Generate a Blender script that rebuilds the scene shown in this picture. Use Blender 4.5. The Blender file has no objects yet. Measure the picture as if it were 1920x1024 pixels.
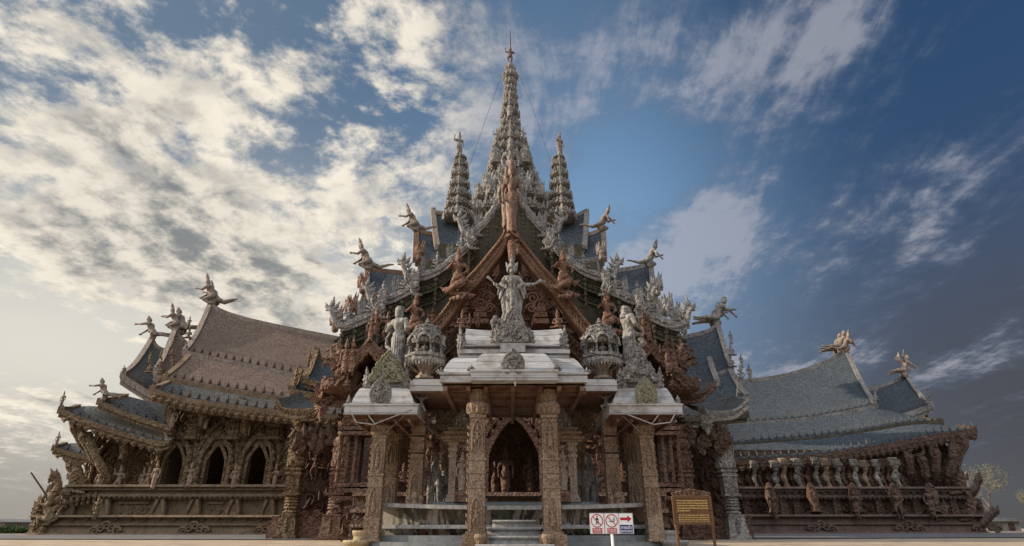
import bpy, bmesh, math, random
from mathutils import Vector, Matrix, noise
random.seed(7)
V = Vector
PI = math.pi
S = bpy.context.scene
COL = S.collection

# ------------------------------------------------------------------ camera
F = 1090.0; TILT = math.radians(23.5); CX = 955.2; CAMZ = 0.5; AX = 0.1
cam_d = bpy.data.cameras.new('camera')
cam = bpy.data.objects.new('camera', cam_d); COL.objects.link(cam)
cam_d.sensor_width = 36; cam_d.lens = 36*F/1920
cam_d.shift_x = (960-CX)/1920
cam.location = (0, 0, CAMZ); cam.rotation_euler = (PI/2+TILT, 0, 0)
cam_d.clip_end = 6000; cam_d.clip_start = 0.05
S.camera = cam

# ------------------------------------------------------------------ view
S.view_settings.view_transform = 'Standard'; S.view_settings.look = 'None'
S.view_settings.exposure = 0.25; S.view_settings.gamma = 1
S.cycles.max_bounces = 6; S.cycles.diffuse_bounces = 3

# ------------------------------------------------------------------ sun
SUN_AZ = math.radians(-89); SUN_EL = math.radians(21)
sd = V((math.sin(SUN_AZ)*math.cos(SUN_EL), math.cos(SUN_AZ)*math.cos(SUN_EL), math.sin(SUN_EL)))
sl = bpy.data.lights.new('sun', 'SUN'); so = bpy.data.objects.new('sun', sl); COL.objects.link(so)
sl.energy = 5.0; sl.angle = math.radians(0.6); sl.color = (1.0, 0.85, 0.65)
so.rotation_euler = (-sd).to_track_quat('-Z', 'Y').to_euler()
so.location = (0, 0, 200)

# ------------------------------------------------------------------ node helpers
class NT:
    def __init__(s, tree): s.t = tree; s.n = tree.nodes; s.l = tree.links
    def new(s, typ, **kw):
        n = s.n.new(typ)
        for k, v in kw.items(): setattr(n, k, v)
        return n
    def link(s, a, b): s.l.new(a, b)
    def put(s, inp, v):
        if hasattr(v, 'is_linked') or isinstance(v, bpy.types.NodeSocket): s.l.new(v, inp)
        else: inp.default_value = v
    def m(s, op, a, b=None, c=None, clamp=False):
        n = s.new('ShaderNodeMath', operation=op); n.use_clamp = clamp
        s.put(n.inputs[0], a)
        if b is not None: s.put(n.inputs[1], b)
        if c is not None: s.put(n.inputs[2], c)
        return n.outputs[0]
    def mix(s, f, a, b, blend='MIX'):
        n = s.new('ShaderNodeMix', data_type='RGBA'); n.blend_type = blend
        s.put(n.inputs[0], f)
        for i, v in ((6, a), (7, b)):
            if isinstance(v, tuple): v = (v+(1,))[:4]
            s.put(n.inputs[i], v)
        return n.outputs[2]
    def ss(s, x, a, b, lo=0.0, hi=1.0):
        n = s.new('ShaderNodeMapRange', interpolation_type='SMOOTHSTEP')
        s.put(n.inputs[0], x); n.inputs[1].default_value = a; n.inputs[2].default_value = b
        n.inputs[3].default_value = lo; n.inputs[4].default_value = hi
        return n.outputs[0]
    def noise(s, vec, scale, detail=4, rough=0.55, dist=0.0, out=0):
        n = s.new('ShaderNodeTexNoise'); s.put(n.inputs['Vector'], vec)
        n.inputs['Scale'].default_value = scale; n.inputs['Detail'].default_value = detail
        n.inputs['Roughness'].default_value = rough; n.inputs['Distortion'].default_value = dist
        return n.outputs[out]
    def vor(s, vec, scale, feature='F1', out='Distance', rnd=1.0):
        n = s.new('ShaderNodeTexVoronoi', feature=feature); s.put(n.inputs['Vector'], vec)
        n.inputs['Scale'].default_value = scale
        n.inputs['Randomness'].default_value = rnd
        return n.outputs[out]
    def vscale(s, vec, sc, loc=(0, 0, 0), rot=(0, 0, 0)):
        n = s.new('ShaderNodeMapping'); s.put(n.inputs[0], vec)
        n.inputs['Scale'].default_value = sc; n.inputs['Location'].default_value = loc; n.inputs['Rotation'].default_value = rot
        return n.outputs[0]

# ------------------------------------------------------------------ world: sky with drifting cloud
W = bpy.data.worlds.new('World'); S.world = W; W.use_nodes = True
W.node_tree.nodes.clear()
w = NT(W.node_tree)
tc = w.new('ShaderNodeTexCoord').outputs['Generated']
sep = w.new('ShaderNodeSeparateXYZ'); w.link(tc, sep.inputs[0])
dx, dy, dz = sep.outputs
az = w.m('ARCTAN2', dx, dy); el = w.m('ARCSINE', dz)
def gauss(a0, e0, sa, se, amp, slope=0.0):
    """soft bump at azimuth a0, elevation e0 (degrees)"""
    r = math.radians
    da = w.m('SUBTRACT', az, r(a0)); de = w.m('SUBTRACT', el, r(e0))
    if slope: de = w.m('SUBTRACT', de, w.m('MULTIPLY', da, slope))
    q = w.m('ADD', w.m('POWER', w.m('MULTIPLY', da, 1/r(sa)), 2.0), w.m('POWER', w.m('MULTIPLY', de, 1/r(se)), 2.0))
    return w.m('MULTIPLY', w.m('POWER', 2.718, w.m('MULTIPLY', q, -0.5)), amp)
def addall(lst):
    o = lst[0]
    for x in lst[1:]: o = w.m('ADD', o, x)
    return o
sky = w.new('ShaderNodeTexSky', sky_type='NISHITA'); sky.sun_disc = False
sky.sun_elevation = SUN_EL; sky.sun_rotation = SUN_AZ
sky.altitude = 0; sky.air_density = 1.0; sky.dust_density = 0.6; sky.ozone_density = 3.0
nish = w.mix(1.0, sky.outputs[0], (0.085, 0.085, 0.085), 'MULTIPLY')
# clear-air colour: warm towards the sun side, deep blue away from it, grey low on the right
side = w.ss(az, math.radians(-42), math.radians(40))
lowr = w.ss(el, math.radians(2), math.radians(34))
left_c = w.mix(lowr, (0.40, 0.38, 0.34), (0.125, 0.182, 0.250))
mid_c = w.mix(lowr, (0.27, 0.36, 0.46), (0.075, 0.140, 0.240))
right_c = w.mix(lowr, (0.056, 0.060, 0.078), (0.015, 0.047, 0.115))
c1 = w.mix(w.ss(az, math.radians(-40), math.radians(0)), left_c, mid_c)
c1 = w.mix(w.ss(az, math.radians(2), math.radians(38)), c1, right_c)
clear = w.mix(0.82, nish, c1)
clear = w.mix(gauss(-40, 11, 15, 8, 0.85), clear, (0.70, 0.67, 0.58))
clear = w.mix(gauss(10, 26, 11, 11, 0.75), clear, (0.17, 0.31, 0.50))
clear = w.mix(gauss(-44, 1, 22, 5, 0.7), clear, (0.20, 0.18, 0.165))
clear = w.mix(gauss(46, 7, 15, 9, 0.85), clear, (0.060, 0.057, 0.064))
clear = w.mix(gauss(-18, 20, 14, 7, 0.55), clear, (0.62, 0.60, 0.54))
# cloud sheet projected on a layer overhead, drawn out along the wind
inv = w.m('DIVIDE', 1.0, w.m('ADD', w.m('MAXIMUM', dz, 0.0), 0.16))
cmb = w.new('ShaderNodeCombineXYZ')
w.put(cmb.inputs[0], w.m('MULTIPLY', dx, inv)); w.put(cmb.inputs[1], w.m('MULTIPLY', dy, inv)); cmb.inputs[2].default_value = 3.7
pv = cmb.outputs[0]
warp = w.new('ShaderNodeVectorMath', operation='SCALE')
w.link(w.noise(pv, 1.6, 3, 0.5, 0, 1), warp.inputs[0]); warp.inputs[3].default_value = 0.16
pw = w.new('ShaderNodeVectorMath', operation='ADD'); w.link(pv, pw.inputs[0]); w.link(warp.outputs[0], pw.inputs[1])
pw = pw.outputs[0]
n_big = w.noise(w.vscale(pw, (1.0, 0.75, 1), rot=(0, 0, -0.25)), 1.7, 4, 0.55)
n_mid = w.noise(w.vscale(pw, (1.0, 0.85, 1), rot=(0, 0, 0.2)), 6.0, 8, 0.64, 0.0)
n_fine = w.noise(pw, 19.0, 6, 0.62, 0.0)
n_strk = w.noise(w.vscale(pw, (1.0, 0.24, 1), rot=(0, 0, -0.35)), 4.0, 9, 0.66, 0.35)
bias = addall([
    gauss(-44, 36, 20, 13, 0.46), gauss(-24, 27, 12, 8, 0.34), gauss(-40, 21, 14, 4.0, 0.34, -0.1), gauss(-22, 17, 12, 3.5, 0.26, -0.2),
    gauss(-8, 40, 5, 8, 0.24), gauss(-44, 8, 9, 1.8, 0.50), gauss(-17, 37, 5, 6, 0.10), gauss(-30, 44, 6, 5, -0.16), gauss(-12, 27, 5, 5, 0.16), gauss(-52, 28, 4, 3, -0.2),
    gauss(15, 25, 7, 2.6, 0.20, .2), gauss(24, 24, 13, 2.4, 0.30, 0.25), gauss(17, 42, 14, 6, 0.58), gauss(33, 38, 9, 4, 0.36), gauss(4, 36, 4, 6, .14), gauss(43, 27, 5, 2.0, 0.20, 0.3), gauss(12, 20, 7, 3, 0.10),
    gauss(17, 15, 9, 2.2, 0.24, 0.1), gauss(30, 12, 14, 1.6, 0.34), gauss(20, 18, 12, 3, .16), gauss(-44, 14, 8, 2.5, -0.40), gauss(6, 40, 3.0, 12, -0.12), gauss(-32, 15, 7, 1.6, -0.12, -0.2), gauss(30, 33, 14, 4, -.12), gauss(9, 22, 5, 3.5, .20, .3), gauss(9, 14, 7, 4, .26, .1), gauss(21, 29, 5, 2, .18, .4)])
leftness = w.ss(az, math.radians(4), math.radians(-14))
def c_(x, k): return w.m('MULTIPLY', w.m('SUBTRACT', x, 0.5), k)
tex_l = addall([c_(n_big, 1.5), c_(n_mid, 2.5), c_(n_fine, 1.1)])
tex_r = addall([c_(n_strk, 1.9), c_(n_big, 1.0), c_(n_mid, 1.0), c_(n_fine, 0.6)])
tm = w.new('ShaderNodeMix', data_type='FLOAT'); w.put(tm.inputs[0], leftness); w.put(tm.inputs[2], tex_r); w.put(tm.inputs[3], tex_l)
dens = w.m('ADD', tm.outputs[0], w.m('SUBTRACT', bias, 0.26))
fade_h = w.ss(el, math.radians(1.0), math.radians(7))
mask = w.m('MULTIPLY', w.ss(dens, -0.20, 0.42), fade_h)
# thick parts go grey underneath, edges catch the sun
sun_off = w.new('ShaderNodeVectorMath', operation='ADD'); w.link(pw, sun_off.inputs[0]); sun_off.inputs[1].default_value = (-0.07, 0.02, 0)
n_sh = w.noise(w.vscale(sun_off.outputs[0], (1.0, 0.85, 1), rot=(0, 0, 0.2)), 6.0, 5, 0.6, 0.0)
relief = w.ss(w.m('SUBTRACT', n_mid, n_sh), -0.16, 0.14)
thick = w.ss(w.m('ADD', w.m('MULTIPLY', dens, 0.55), c_(n_big, 2.0)), 0.0, 0.46)
lit_l = w.mix(thick, (0.62, 0.57, 0.49), (0.19, 0.20, 0.205))
lit_l = w.mix(w.m('MULTIPLY', relief, 0.70), lit_l, (0.95, 0.86, 0.71))
lit_r = w.mix(w.ss(dens, 0.0, 0.45), (0.12, 0.155, 0.225), (0.36, 0.365, 0.41))
cl = w.mix(leftness, lit_r, lit_l)
vis = w.mix(w.m('MULTIPLY', mask, w.m('ADD', w.m('MULTIPLY', leftness, 0.30), 0.62)), clear, cl)
# unseen sky behind camera: bright cloud added to light the facade, dull horizon below
back = w.ss(dy, 0.05, -0.35)
bc = w.mix(w.ss(n_big, 0.35, 0.62), (0.42, 0.52, 0.70), (1.95, 1.95, 2.0))
vis = w.mix(w.m('MULTIPLY', back, w.ss(dz, 0.14, 0.56)), vis, bc)
vis = w.mix(w.ss(dz, 0.0, -0.06), vis, (0.16, 0.14, 0.12))
bg = w.new('ShaderNodeBackground'); w.link(vis, bg.inputs[0]); bg.inputs[1].default_value = 1.0
wo = w.new('ShaderNodeOutputWorld'); w.link(bg.outputs[0], wo.inputs[0])
W.cycles.sampling_method = 'MANUAL'; W.cycles.sample_map_resolution = 512

# ------------------------------------------------------------------ materials
def pm(name, rough=0.8, spec=0.3):
    m = bpy.data.materials.new(name); m.use_nodes = True
    t = NT(m.node_tree); b = t.n['Principled BSDF']
    b.inputs['Roughness'].default_value = rough; b.inputs['Specular IOR Level'].default_value = spec
    return m, t, b
def carved(name, c_lo, c_hi, c_worn, scale=6.0, bump=0.9, dist=0.06, rough=0.75, worn=0.5, wormy=True, streak=0.0):
    """carved, weathered timber: scroll-like relief as bump, grain and bleached patches as colour"""
    m, t, b = pm(name, rough)
    oc = t.new('ShaderNodeTexCoord').outputs['Object']
    n1 = t.noise(oc, 0.9, 5, 0.6); n2 = t.noise(oc, scale*1.7, 4, 0.65)
    n3 = t.noise(t.vscale(oc, (1, 1, 0.22)), scale*1.1, 5, 0.7)
    col = t.mix(t.ss(n2, 0.32, 0.70), c_lo, c_hi)
    col = t.mix(t.m('MULTIPLY', t.ss(t.m('ADD', t.m('MULTIPLY', n1, 0.6), t.m('MULTIPLY', n3, 0.5)), 0.48, 0.68), worn), col, c_worn)
    if streak:
        ns = t.noise(t.vscale(oc, (1, 1, 0.10)), scale*2.2, 5, 0.7); nc = t.noise(oc, scale*.45, 4, .6)
        col = t.mix(t.m('MULTIPLY', t.ss(ns, .50, .66), streak), col, tuple(c*.30 for c in c_lo)); col = t.mix(t.m('MULTIPLY', t.ss(nc, .52, .66), streak*.7), col, (c_lo[0]*.9, c_lo[1]*.72, c_lo[2]*.55))
    t.link(col, b.inputs['Base Color'])
    if wormy:
        nz = t.new('ShaderNodeVectorMath', operation='SCALE'); t.link(t.noise(oc, scale*0.7, 2, 0.5, 0, 1), nz.inputs[0]); nz.inputs[3].default_value = 0.35/scale*4
        ad = t.new('ShaderNodeVectorMath', operation='ADD'); t.link(oc, ad.inputs[0]); t.link(nz.outputs[0], ad.inputs[1])
        h = t.m('SINE', t.m('MULTIPLY', t.vor(ad.outputs[0], scale, 'SMOOTH_F1'), 14.0))
        h = t.m('ADD', t.m('MULTIPLY', h, 0.35), t.m('MULTIPLY', n2, 0.8))
    else:
        h = t.m('ADD', t.m('MULTIPLY', n2, 0.5), t.m('MULTIPLY', n3, 0.8))
    bp = t.new('ShaderNodeBump'); bp.inputs['Strength'].default_value = bump; bp.inputs['Distance'].default_value = dist
    t.link(h, bp.inputs['Height']); t.link(bp.outputs[0], b.inputs['Normal'])
    return m
def shingle(name, cols, worn):
    m, t, b = pm(name, 0.85, 0.2)
    uv = t.new('ShaderNodeTexCoord').outputs['UV']
    oc = t.new('ShaderNodeTexCoord').outputs['Object']
    br = t.new('ShaderNodeTexBrick'); t.link(uv, br.inputs['Vector'])
    br.inputs['Scale'].default_value = 1.0; br.inputs['Brick Width'].default_value = 0.17; br.inputs['Row Height'].default_value = 0.15
    br.inputs['Mortar Size'].default_value = 0.018; br.inputs['Mortar Smooth'].default_value = 0.3
    cell = t.vor(t.vscale(uv, (9.0, 11.0, 1)), 1.0, 'F1', 'Color', 1.0)
    sp = t.new('ShaderNodeSeparateColor'); t.link(cell, sp.inputs[0])
    n1 = t.noise(oc, 0.35, 5, 0.62); n2 = t.noise(uv, 9, 4, 0.7)
    col = t.mix(sp.outputs[0], cols[0], cols[1])
    col = t.mix(t.m('MULTIPLY', t.ss(n1, 0.36, 0.68), .40), col, worn)
    col = t.mix(t.m('MULTIPLY', t.ss(n2, 0.55, 0.75), 0.6), col, cols[2])
    col = t.mix(t.m('MULTIPLY', br.outputs['Fac'], 0.35), col, (0.02, 0.02, 0.02))
    col = t.mix(t.m('MULTIPLY', t.ss(t.noise(t.vscale(uv, (1.0, .18, 1)), 2.2, 5, .6), .52, .72), .45), col, cols[0]); t.link(col, b.inputs['Base Color'])
    h = t.m('SUBTRACT', t.m('ADD', t.m('MULTIPLY', sp.outputs[1], 0.8), t.m('MULTIPLY', n2, 0.5)), t.m('MULTIPLY', br.outputs['Fac'], 1.2))
    bp = t.new('ShaderNodeBump'); bp.inputs['Strength'].default_value = 0.8; bp.inputs['Distance'].default_value = 0.08
    t.link(h, bp.inputs['Height']); t.link(bp.outputs[0], b.inputs['Normal'])
    return m
M = {}
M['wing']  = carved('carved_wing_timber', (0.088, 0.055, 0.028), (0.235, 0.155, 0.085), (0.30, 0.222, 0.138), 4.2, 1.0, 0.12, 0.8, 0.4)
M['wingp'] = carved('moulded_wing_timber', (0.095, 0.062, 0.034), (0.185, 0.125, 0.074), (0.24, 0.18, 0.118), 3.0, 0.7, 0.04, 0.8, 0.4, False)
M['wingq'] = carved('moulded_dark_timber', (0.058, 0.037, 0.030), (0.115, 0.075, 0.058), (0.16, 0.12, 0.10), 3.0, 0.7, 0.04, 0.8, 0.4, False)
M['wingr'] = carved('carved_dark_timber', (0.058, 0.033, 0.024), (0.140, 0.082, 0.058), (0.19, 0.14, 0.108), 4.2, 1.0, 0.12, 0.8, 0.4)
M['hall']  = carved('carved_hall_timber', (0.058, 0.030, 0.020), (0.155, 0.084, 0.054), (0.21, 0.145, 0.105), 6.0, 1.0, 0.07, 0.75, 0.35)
M['red']   = carved('red_brown_timber', (0.088, 0.040, 0.024), (0.225, 0.115, 0.068), (0.30, 0.21, 0.155), 8.0, 1.0, 0.06, 0.7, 0.4)
M['board'] = carved('brown_bargeboard_timber', (0.098, 0.048, 0.027), (0.205, 0.105, 0.057), (0.27, 0.175, 0.11), 5.0, 0.7, 0.05, 0.7, 0.35)
M['grey']  = carved('weathered_grey_timber', (0.135, 0.122, 0.108), (0.335, 0.318, 0.296), (0.45, 0.43, 0.405), 7.0, 1.0, 0.06, 0.85, 0.45, True, .7)
M['spire'] = carved('weathered_spire_timber', (0.13, 0.12, 0.105), (0.29, 0.275, 0.255), (0.35, 0.285, 0.215), 2.4, 0.7, 0.09, 0.85, 0.4)
M['greyd'] = carved('dull_grey_brown_timber', (0.10, 0.085, 0.072), (0.26, 0.235, 0.205), (0.33, 0.30, 0.27), 5.0, 1.0, 0.08, 0.85, 0.5)
def planks(name, lo, hi, stain, pitch):
    """bleached boards: plank joints along the length, streaks, nail stains"""
    m, t, b = pm(name, .8); oc = t.new('ShaderNodeTexCoord').outputs['Object']
    sp = t.new('ShaderNodeSeparateXYZ'); t.link(oc, sp.inputs[0])
    k = t.m('MULTIPLY', t.m('ADD', sp.outputs[2], t.m('MULTIPLY', sp.outputs[1], .35)), 1/pitch); fr = t.m('FRACT', k); idx = t.m('FLOOR', k)
    wn = t.new('ShaderNodeTexWhiteNoise', noise_dimensions='1D'); t.put(wn.inputs['W'], idx)
    st = t.noise(t.vscale(oc, (1.2, 6, 9)), 2.2, 6, .7); bl = t.noise(oc, 1.6, 5, .65); fn = t.noise(t.vscale(oc, (2, 14, 20)), 6, 4, .7)
    c = t.mix(wn.outputs[0], lo, hi); c = t.mix(t.m('MULTIPLY', t.ss(st, .45, .72), .7), c, stain); c = t.mix(t.m('MULTIPLY', t.ss(bl, .46, .64), .75), c, (.19, .155, .125)); c = t.mix(t.m('MULTIPLY', t.ss(fn, .5, .8), .35), c, (.16, .15, .14))
    jt = t.m('SUBTRACT', 1.0, t.ss(t.m('ABSOLUTE', t.m('SUBTRACT', fr, .5)), .465, .493)); c = t.mix(jt, (.05, .045, .04), c); t.link(c, b.inputs['Base Color'])
    bp = t.new('ShaderNodeBump'); bp.inputs['Strength'].default_value = .8; bp.inputs['Distance'].default_value = .012; t.link(t.m('ADD', jt, t.m('MULTIPLY', fn, .5)), bp.inputs['Height']); t.link(bp.outputs[0], b.inputs['Normal']); return m
M['roofw'] = planks('bleached_roof_board', (.36, .355, .35), (.47, .465, .46), (.24, .215, .20), .26)
M['beam']  = carved('rusty_brown_beam', (0.085, 0.042, 0.027), (0.17, 0.085, 0.052), (0.26, 0.18, 0.13), 4.0, 0.6, 0.03, 0.75, 0.5, False)
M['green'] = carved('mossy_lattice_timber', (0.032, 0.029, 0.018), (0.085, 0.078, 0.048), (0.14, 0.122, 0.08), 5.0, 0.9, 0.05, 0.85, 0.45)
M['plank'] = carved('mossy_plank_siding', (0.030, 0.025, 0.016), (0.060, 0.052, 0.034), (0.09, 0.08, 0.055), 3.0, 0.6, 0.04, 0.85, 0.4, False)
M['gold']  = carved('golden_brown_timber', (0.095, 0.050, 0.030), (0.205, 0.115, 0.066), (0.28, 0.19, 0.13), 7.0, 0.8, 0.05, 0.5, 0.4, True, .6)
M['col']   = carved('carved_column_timber', (0.128, 0.080, 0.050), (0.31, 0.218, 0.148), (0.41, 0.325, 0.25), 16.0, 0.9, 0.022, 0.8, 0.5)
M['moss']  = carved('mossy_green_carving', (0.16, 0.155, 0.10), (0.28, 0.27, 0.18), (0.36, 0.34, 0.25), 12.0, 1.0, 0.03, 0.85, 0.4)
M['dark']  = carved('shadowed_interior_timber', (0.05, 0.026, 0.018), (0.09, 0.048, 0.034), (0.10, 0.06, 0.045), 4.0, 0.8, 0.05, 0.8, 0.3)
M['tan']   = carved('pale_statue_timber', (0.25, 0.185, 0.14), (0.43, 0.34, 0.27), (0.50, 0.43, 0.36), 10.0, 0.8, 0.025, 0.7, 0.4, True, .6)
M['fly']   = carved('fawn_statue_timber', (0.15, 0.115, 0.09), (0.29, 0.23, 0.185), (0.36, 0.31, 0.265), 4.0, 0.7, 0.05, 0.7, 0.4, True, .6)
M['sh_b']  = shingle('sun_tinted_shingle', [(0.125, 0.086, 0.064), (0.30, 0.218, 0.168), (0.37, 0.29, 0.235)], (0.15, 0.106, 0.08))  # warm glow from the sun side is put into this shingle colour
M['sh_s']  = shingle('sky_tinted_shingle', [(0.040, 0.049, 0.058), (0.120, 0.142, 0.165), (0.20, 0.222, 0.245)], (0.055, 0.07, 0.082))  # same shingles with the blue of the sky light put into the colour
M['sh_d']  = shingle('dark_shingle', [(0.045, 0.046, 0.044), (0.165, 0.168, 0.160), (0.24, 0.245, 0.235)], (0.07, 0.075, 0.070))

# ------------------------------------------------------------------ mesh builder
class MB:
    def __init__(s): s.v = []; s.f = []; s.uv = {}
    def add(s, vs, fs, uvs=None):
        k = len(s.v); s.v += [tuple(x) for x in vs]; s.f += [tuple(i+k for i in f) for f in fs]
        if uvs:
            for i, u in enumerate(uvs): s.uv[k+i] = u
    def box(s, c, sz, rz=0.0, taper=1.0, dxy=(0, 0)):
        """box with its base centre at c"""
        cx, cy, cz = c; hx, hy, h = sz[0]/2, sz[1]/2, sz[2]
        ca, sa = math.cos(rz), math.sin(rz); vs = []
        for z, k, o in ((0, 1, (0, 0)), (h, taper, dxy)):
            for x, y in ((-hx, -hy), (hx, -hy), (hx, hy), (-hx, hy)):
                x, y = x*k+o[0], y*k+o[1]
                vs.append((cx+x*ca-y*sa, cy+x*sa+y*ca, cz+z))
        s.add(vs, [(3, 2, 1, 0), (4, 5, 6, 7), (0, 1, 5, 4), (1, 2, 6, 5), (2, 3, 7, 6), (3, 0, 4, 7)])
    def tube(s, pts, rad, n=6, cap=True, flat=1.0):
        pts = [V(p) for p in pts]
        if not hasattr(rad, '__len__'): rad = [rad]*len(pts)
        vs = []; ref = None
        for i, p in enumerate(pts):
            d = (pts[min(i+1, len(pts)-1)]-pts[max(i-1, 0)])
            if d.length < 1e-9: d = V((0, 0, 1))
            d.normalize()
            if ref is None: ref = V((0, 1, 0)) if abs(d.y) < 0.8 else V((1, 0, 0))
            a = (ref-d*ref.dot(d)).normalized(); bq = d.cross(a); ref = a
            for k in range(n):
                t = 2*PI*k/n
                vs.append(p+(a*math.cos(t)*flat+bq*math.sin(t))*rad[i])
        fs = []
        for i in range(len(pts)-1):
            for k in range(n):
                k2 = (k+1) % n
                fs.append((i*n+k, i*n+k2, (i+1)*n+k2, (i+1)*n+k))
        if cap: fs += [tuple(range(n-1, -1, -1)), tuple((len(pts)-1)*n+k for k in range(n))]
        s.add(vs, fs)
    def rail(s, pts, w, h, up=V((0, 0, 1)), side=None):
        """rectangular bar along a polyline: w sideways, h along up (top face on the line)"""
        pts = [V(p) for p in pts]; vs = []
        for i, p in enumerate(pts):
            d = (pts[min(i+1, len(pts)-1)]-pts[max(i-1, 0)]).normalized()
            sd_ = side or d.cross(up).normalized()
            hh = h[i] if hasattr(h, '__len__') else h
            for a, b in ((-.5, 0), (.5, 0), (.5, -1), (-.5, -1)): vs.append(p+sd_*a*w+up*b*hh)
        fs = []
        for i in range(len(pts)-1):
            for k in range(4):
                k2 = (k+1) % 4; fs.append((i*4+k, i*4+k2, (i+1)*4+k2, (i+1)*4+k))
        e = (len(pts)-1)*4
        fs += [(3, 2, 1, 0), (e, e+1, e+2, e+3)]
        s.add(vs, fs)
    def lathe(s, prof, c=(0, 0, 0), n=10, sx=1.0, sy=1.0, rot=0.0, square=False):
        """prof = [(r, z)...]; square=True makes a redented square plan"""
        vs = []
        if square:
            base = []
            for q in range(4):
                a = q*PI/2
                for x, y in ((1, -.55), (1, .55), (.8, .55), (.8, .8), (.55, .8)):
                    base.append((x*math.cos(a)-y*math.sin(a), x*math.sin(a)+y*math.cos(a)))
        else:
            base = [(math.cos(2*PI*k/n+rot), math.sin(2*PI*k/n+rot)) for k in range(n)]
        n = len(base)
        for r, z in prof:
            for x, y in base: vs.append((c[0]+x*r*sx, c[1]+y*r*sy, c[2]+z))
        fs = []
        for i in range(len(prof)-1):
            for k in range(n):
                k2 = (k+1) % n; fs.append((i*n+k, i*n+k2, (i+1)*n+k2, (i+1)*n+k))
        fs += [tuple(range(n-1, -1, -1)), tuple((len(prof)-1)*n+k for k in range(n))]
        s.add(vs, fs)
    def grid(s, rows, uvrows=None, thick=None):
        """sheet from rows of points; thick = offset vector of a second skin, closed at the rim"""
        R = len(rows); Cn = len(rows[0])
        vs = [p for r in rows for p in r]; fs = []
        for i in range(R-1):
            for j in range(Cn-1):
                a = i*Cn+j; fs.append((a, a+1, a+Cn+1, a+Cn))
        uvs = [u for r in uvrows for u in r] if uvrows else None
        if thick is not None:
            k = len(vs); vs = vs+[V(p)+V(thick) for p in vs]
            fs += [tuple(i+k for i in reversed(f)) for f in list(fs)]
            rim = [j for j in range(Cn)]+[i*Cn+Cn-1 for i in range(1, R)]+[(R-1)*Cn+j for j in range(Cn-2, -1, -1)]+[i*Cn for i in range(R-2, 0, -1)]
            for a, b in zip(rim, rim[1:]+rim[:1]): fs.append((b, a, a+k, b+k))
            if uvs: uvs = uvs+uvs
        s.add(vs, fs, uvs)
    def prism(s, outline, origin, ex, ey, ez, t):
        """flat outline [(x,y)] in plane ex,ey pushed by t along ez both ways"""
        o, ex, ey, ez = V(origin), V(ex), V(ey), V(ez); n = len(outline)
        f = [o+ex*x+ey*y+ez*t/2 for x, y in outline]; b = [o+ex*x+ey*y-ez*t/2 for x, y in outline]
        s.add(f+b, [tuple(range(n)), tuple(range(2*n-1, n-1, -1))]+[((i+1) % n, i, n+i, n+(i+1) % n) for i in range(n)])
    LEAF = [(-.5, 0), (-.56, .16), (-.40, .26), (-.58, .40), (-.36, .44), (-.42, .60), (-.22, .60), (-.20, .76), (0, 1.0)]
    def leaf(s, base, up, side, h, wd, t=None, ridge=True):
        """flame-shaped carved leaf standing at base: serrated outline with a raised spine front and back"""
        up, side, base = V(up).normalized(), V(side).normalized(), V(base); nz = side.cross(up).normalized()
        t = t or wd*0.35
        half = MB.LEAF; out = half+[(-x, y) for x, y in reversed(half[:-1])]
        n = len(out)
        rim = [base+side*x*wd+up*y*h for x, y in out]
        c1, c2 = base+up*.32*h+nz*t, base+up*.32*h-nz*t
        vs = rim+[c1, c2]; fs = []
        for i in range(n):
            j = (i+1) % n; fs += [(i, j, n), (j, i, n+1)]
        s.add(vs, fs)
    def scroll(s, c, ex, ey, r, turns=1.6, th=0.18, hand=1, n=5):
        """spiral tendril"""
        c, ex, ey = V(c), V(ex), V(ey); N = int(11*turns); pts = []; rd = []
        for i in range(N+1):
            q = i/N; a = q*turns*2*PI; rr = r*(1-0.86*q)
            pts.append(c+ex*math.cos(a)*rr*hand+ey*math.sin(a)*rr); rd.append(r*th*(1-0.45*q))
        s.tube(pts, rd, n)
    def merge(s, other, mat=None):
        vs = [mat @ V(p) for p in other.v] if mat else other.v
        k = len(s.v); s.add(vs, other.f)
        for i, u in other.uv.items(): s.uv[k+i] = u
    def mesh(s, name, mat, o=(0, 0, 0), smooth=False):
        me = bpy.data.meshes.new(name)
        me.from_pydata([(x-o[0], y-o[1], z-o[2]) for x, y, z in s.v], [], s.f)
        if s.uv:
            ul = me.uv_layers.new(name='uv'); idx = [0]*len(me.loops); me.loops.foreach_get('vertex_index', idx)
            flat = []
            for i in idx: flat += list(s.uv.get(i, (0, 0)))
            ul.data.foreach_set('uv', flat)
        if mat: me.materials.append(mat)
        me.validate()
        bm = bmesh.new(); bm.from_mesh(me); bmesh.ops.recalc_face_normals(bm, faces=bm.faces); bm.to_mesh(me); bm.free()
        if smooth: me.polygons.foreach_set('use_smooth', [True]*len(me.polygons))
        me.update(); return me

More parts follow.
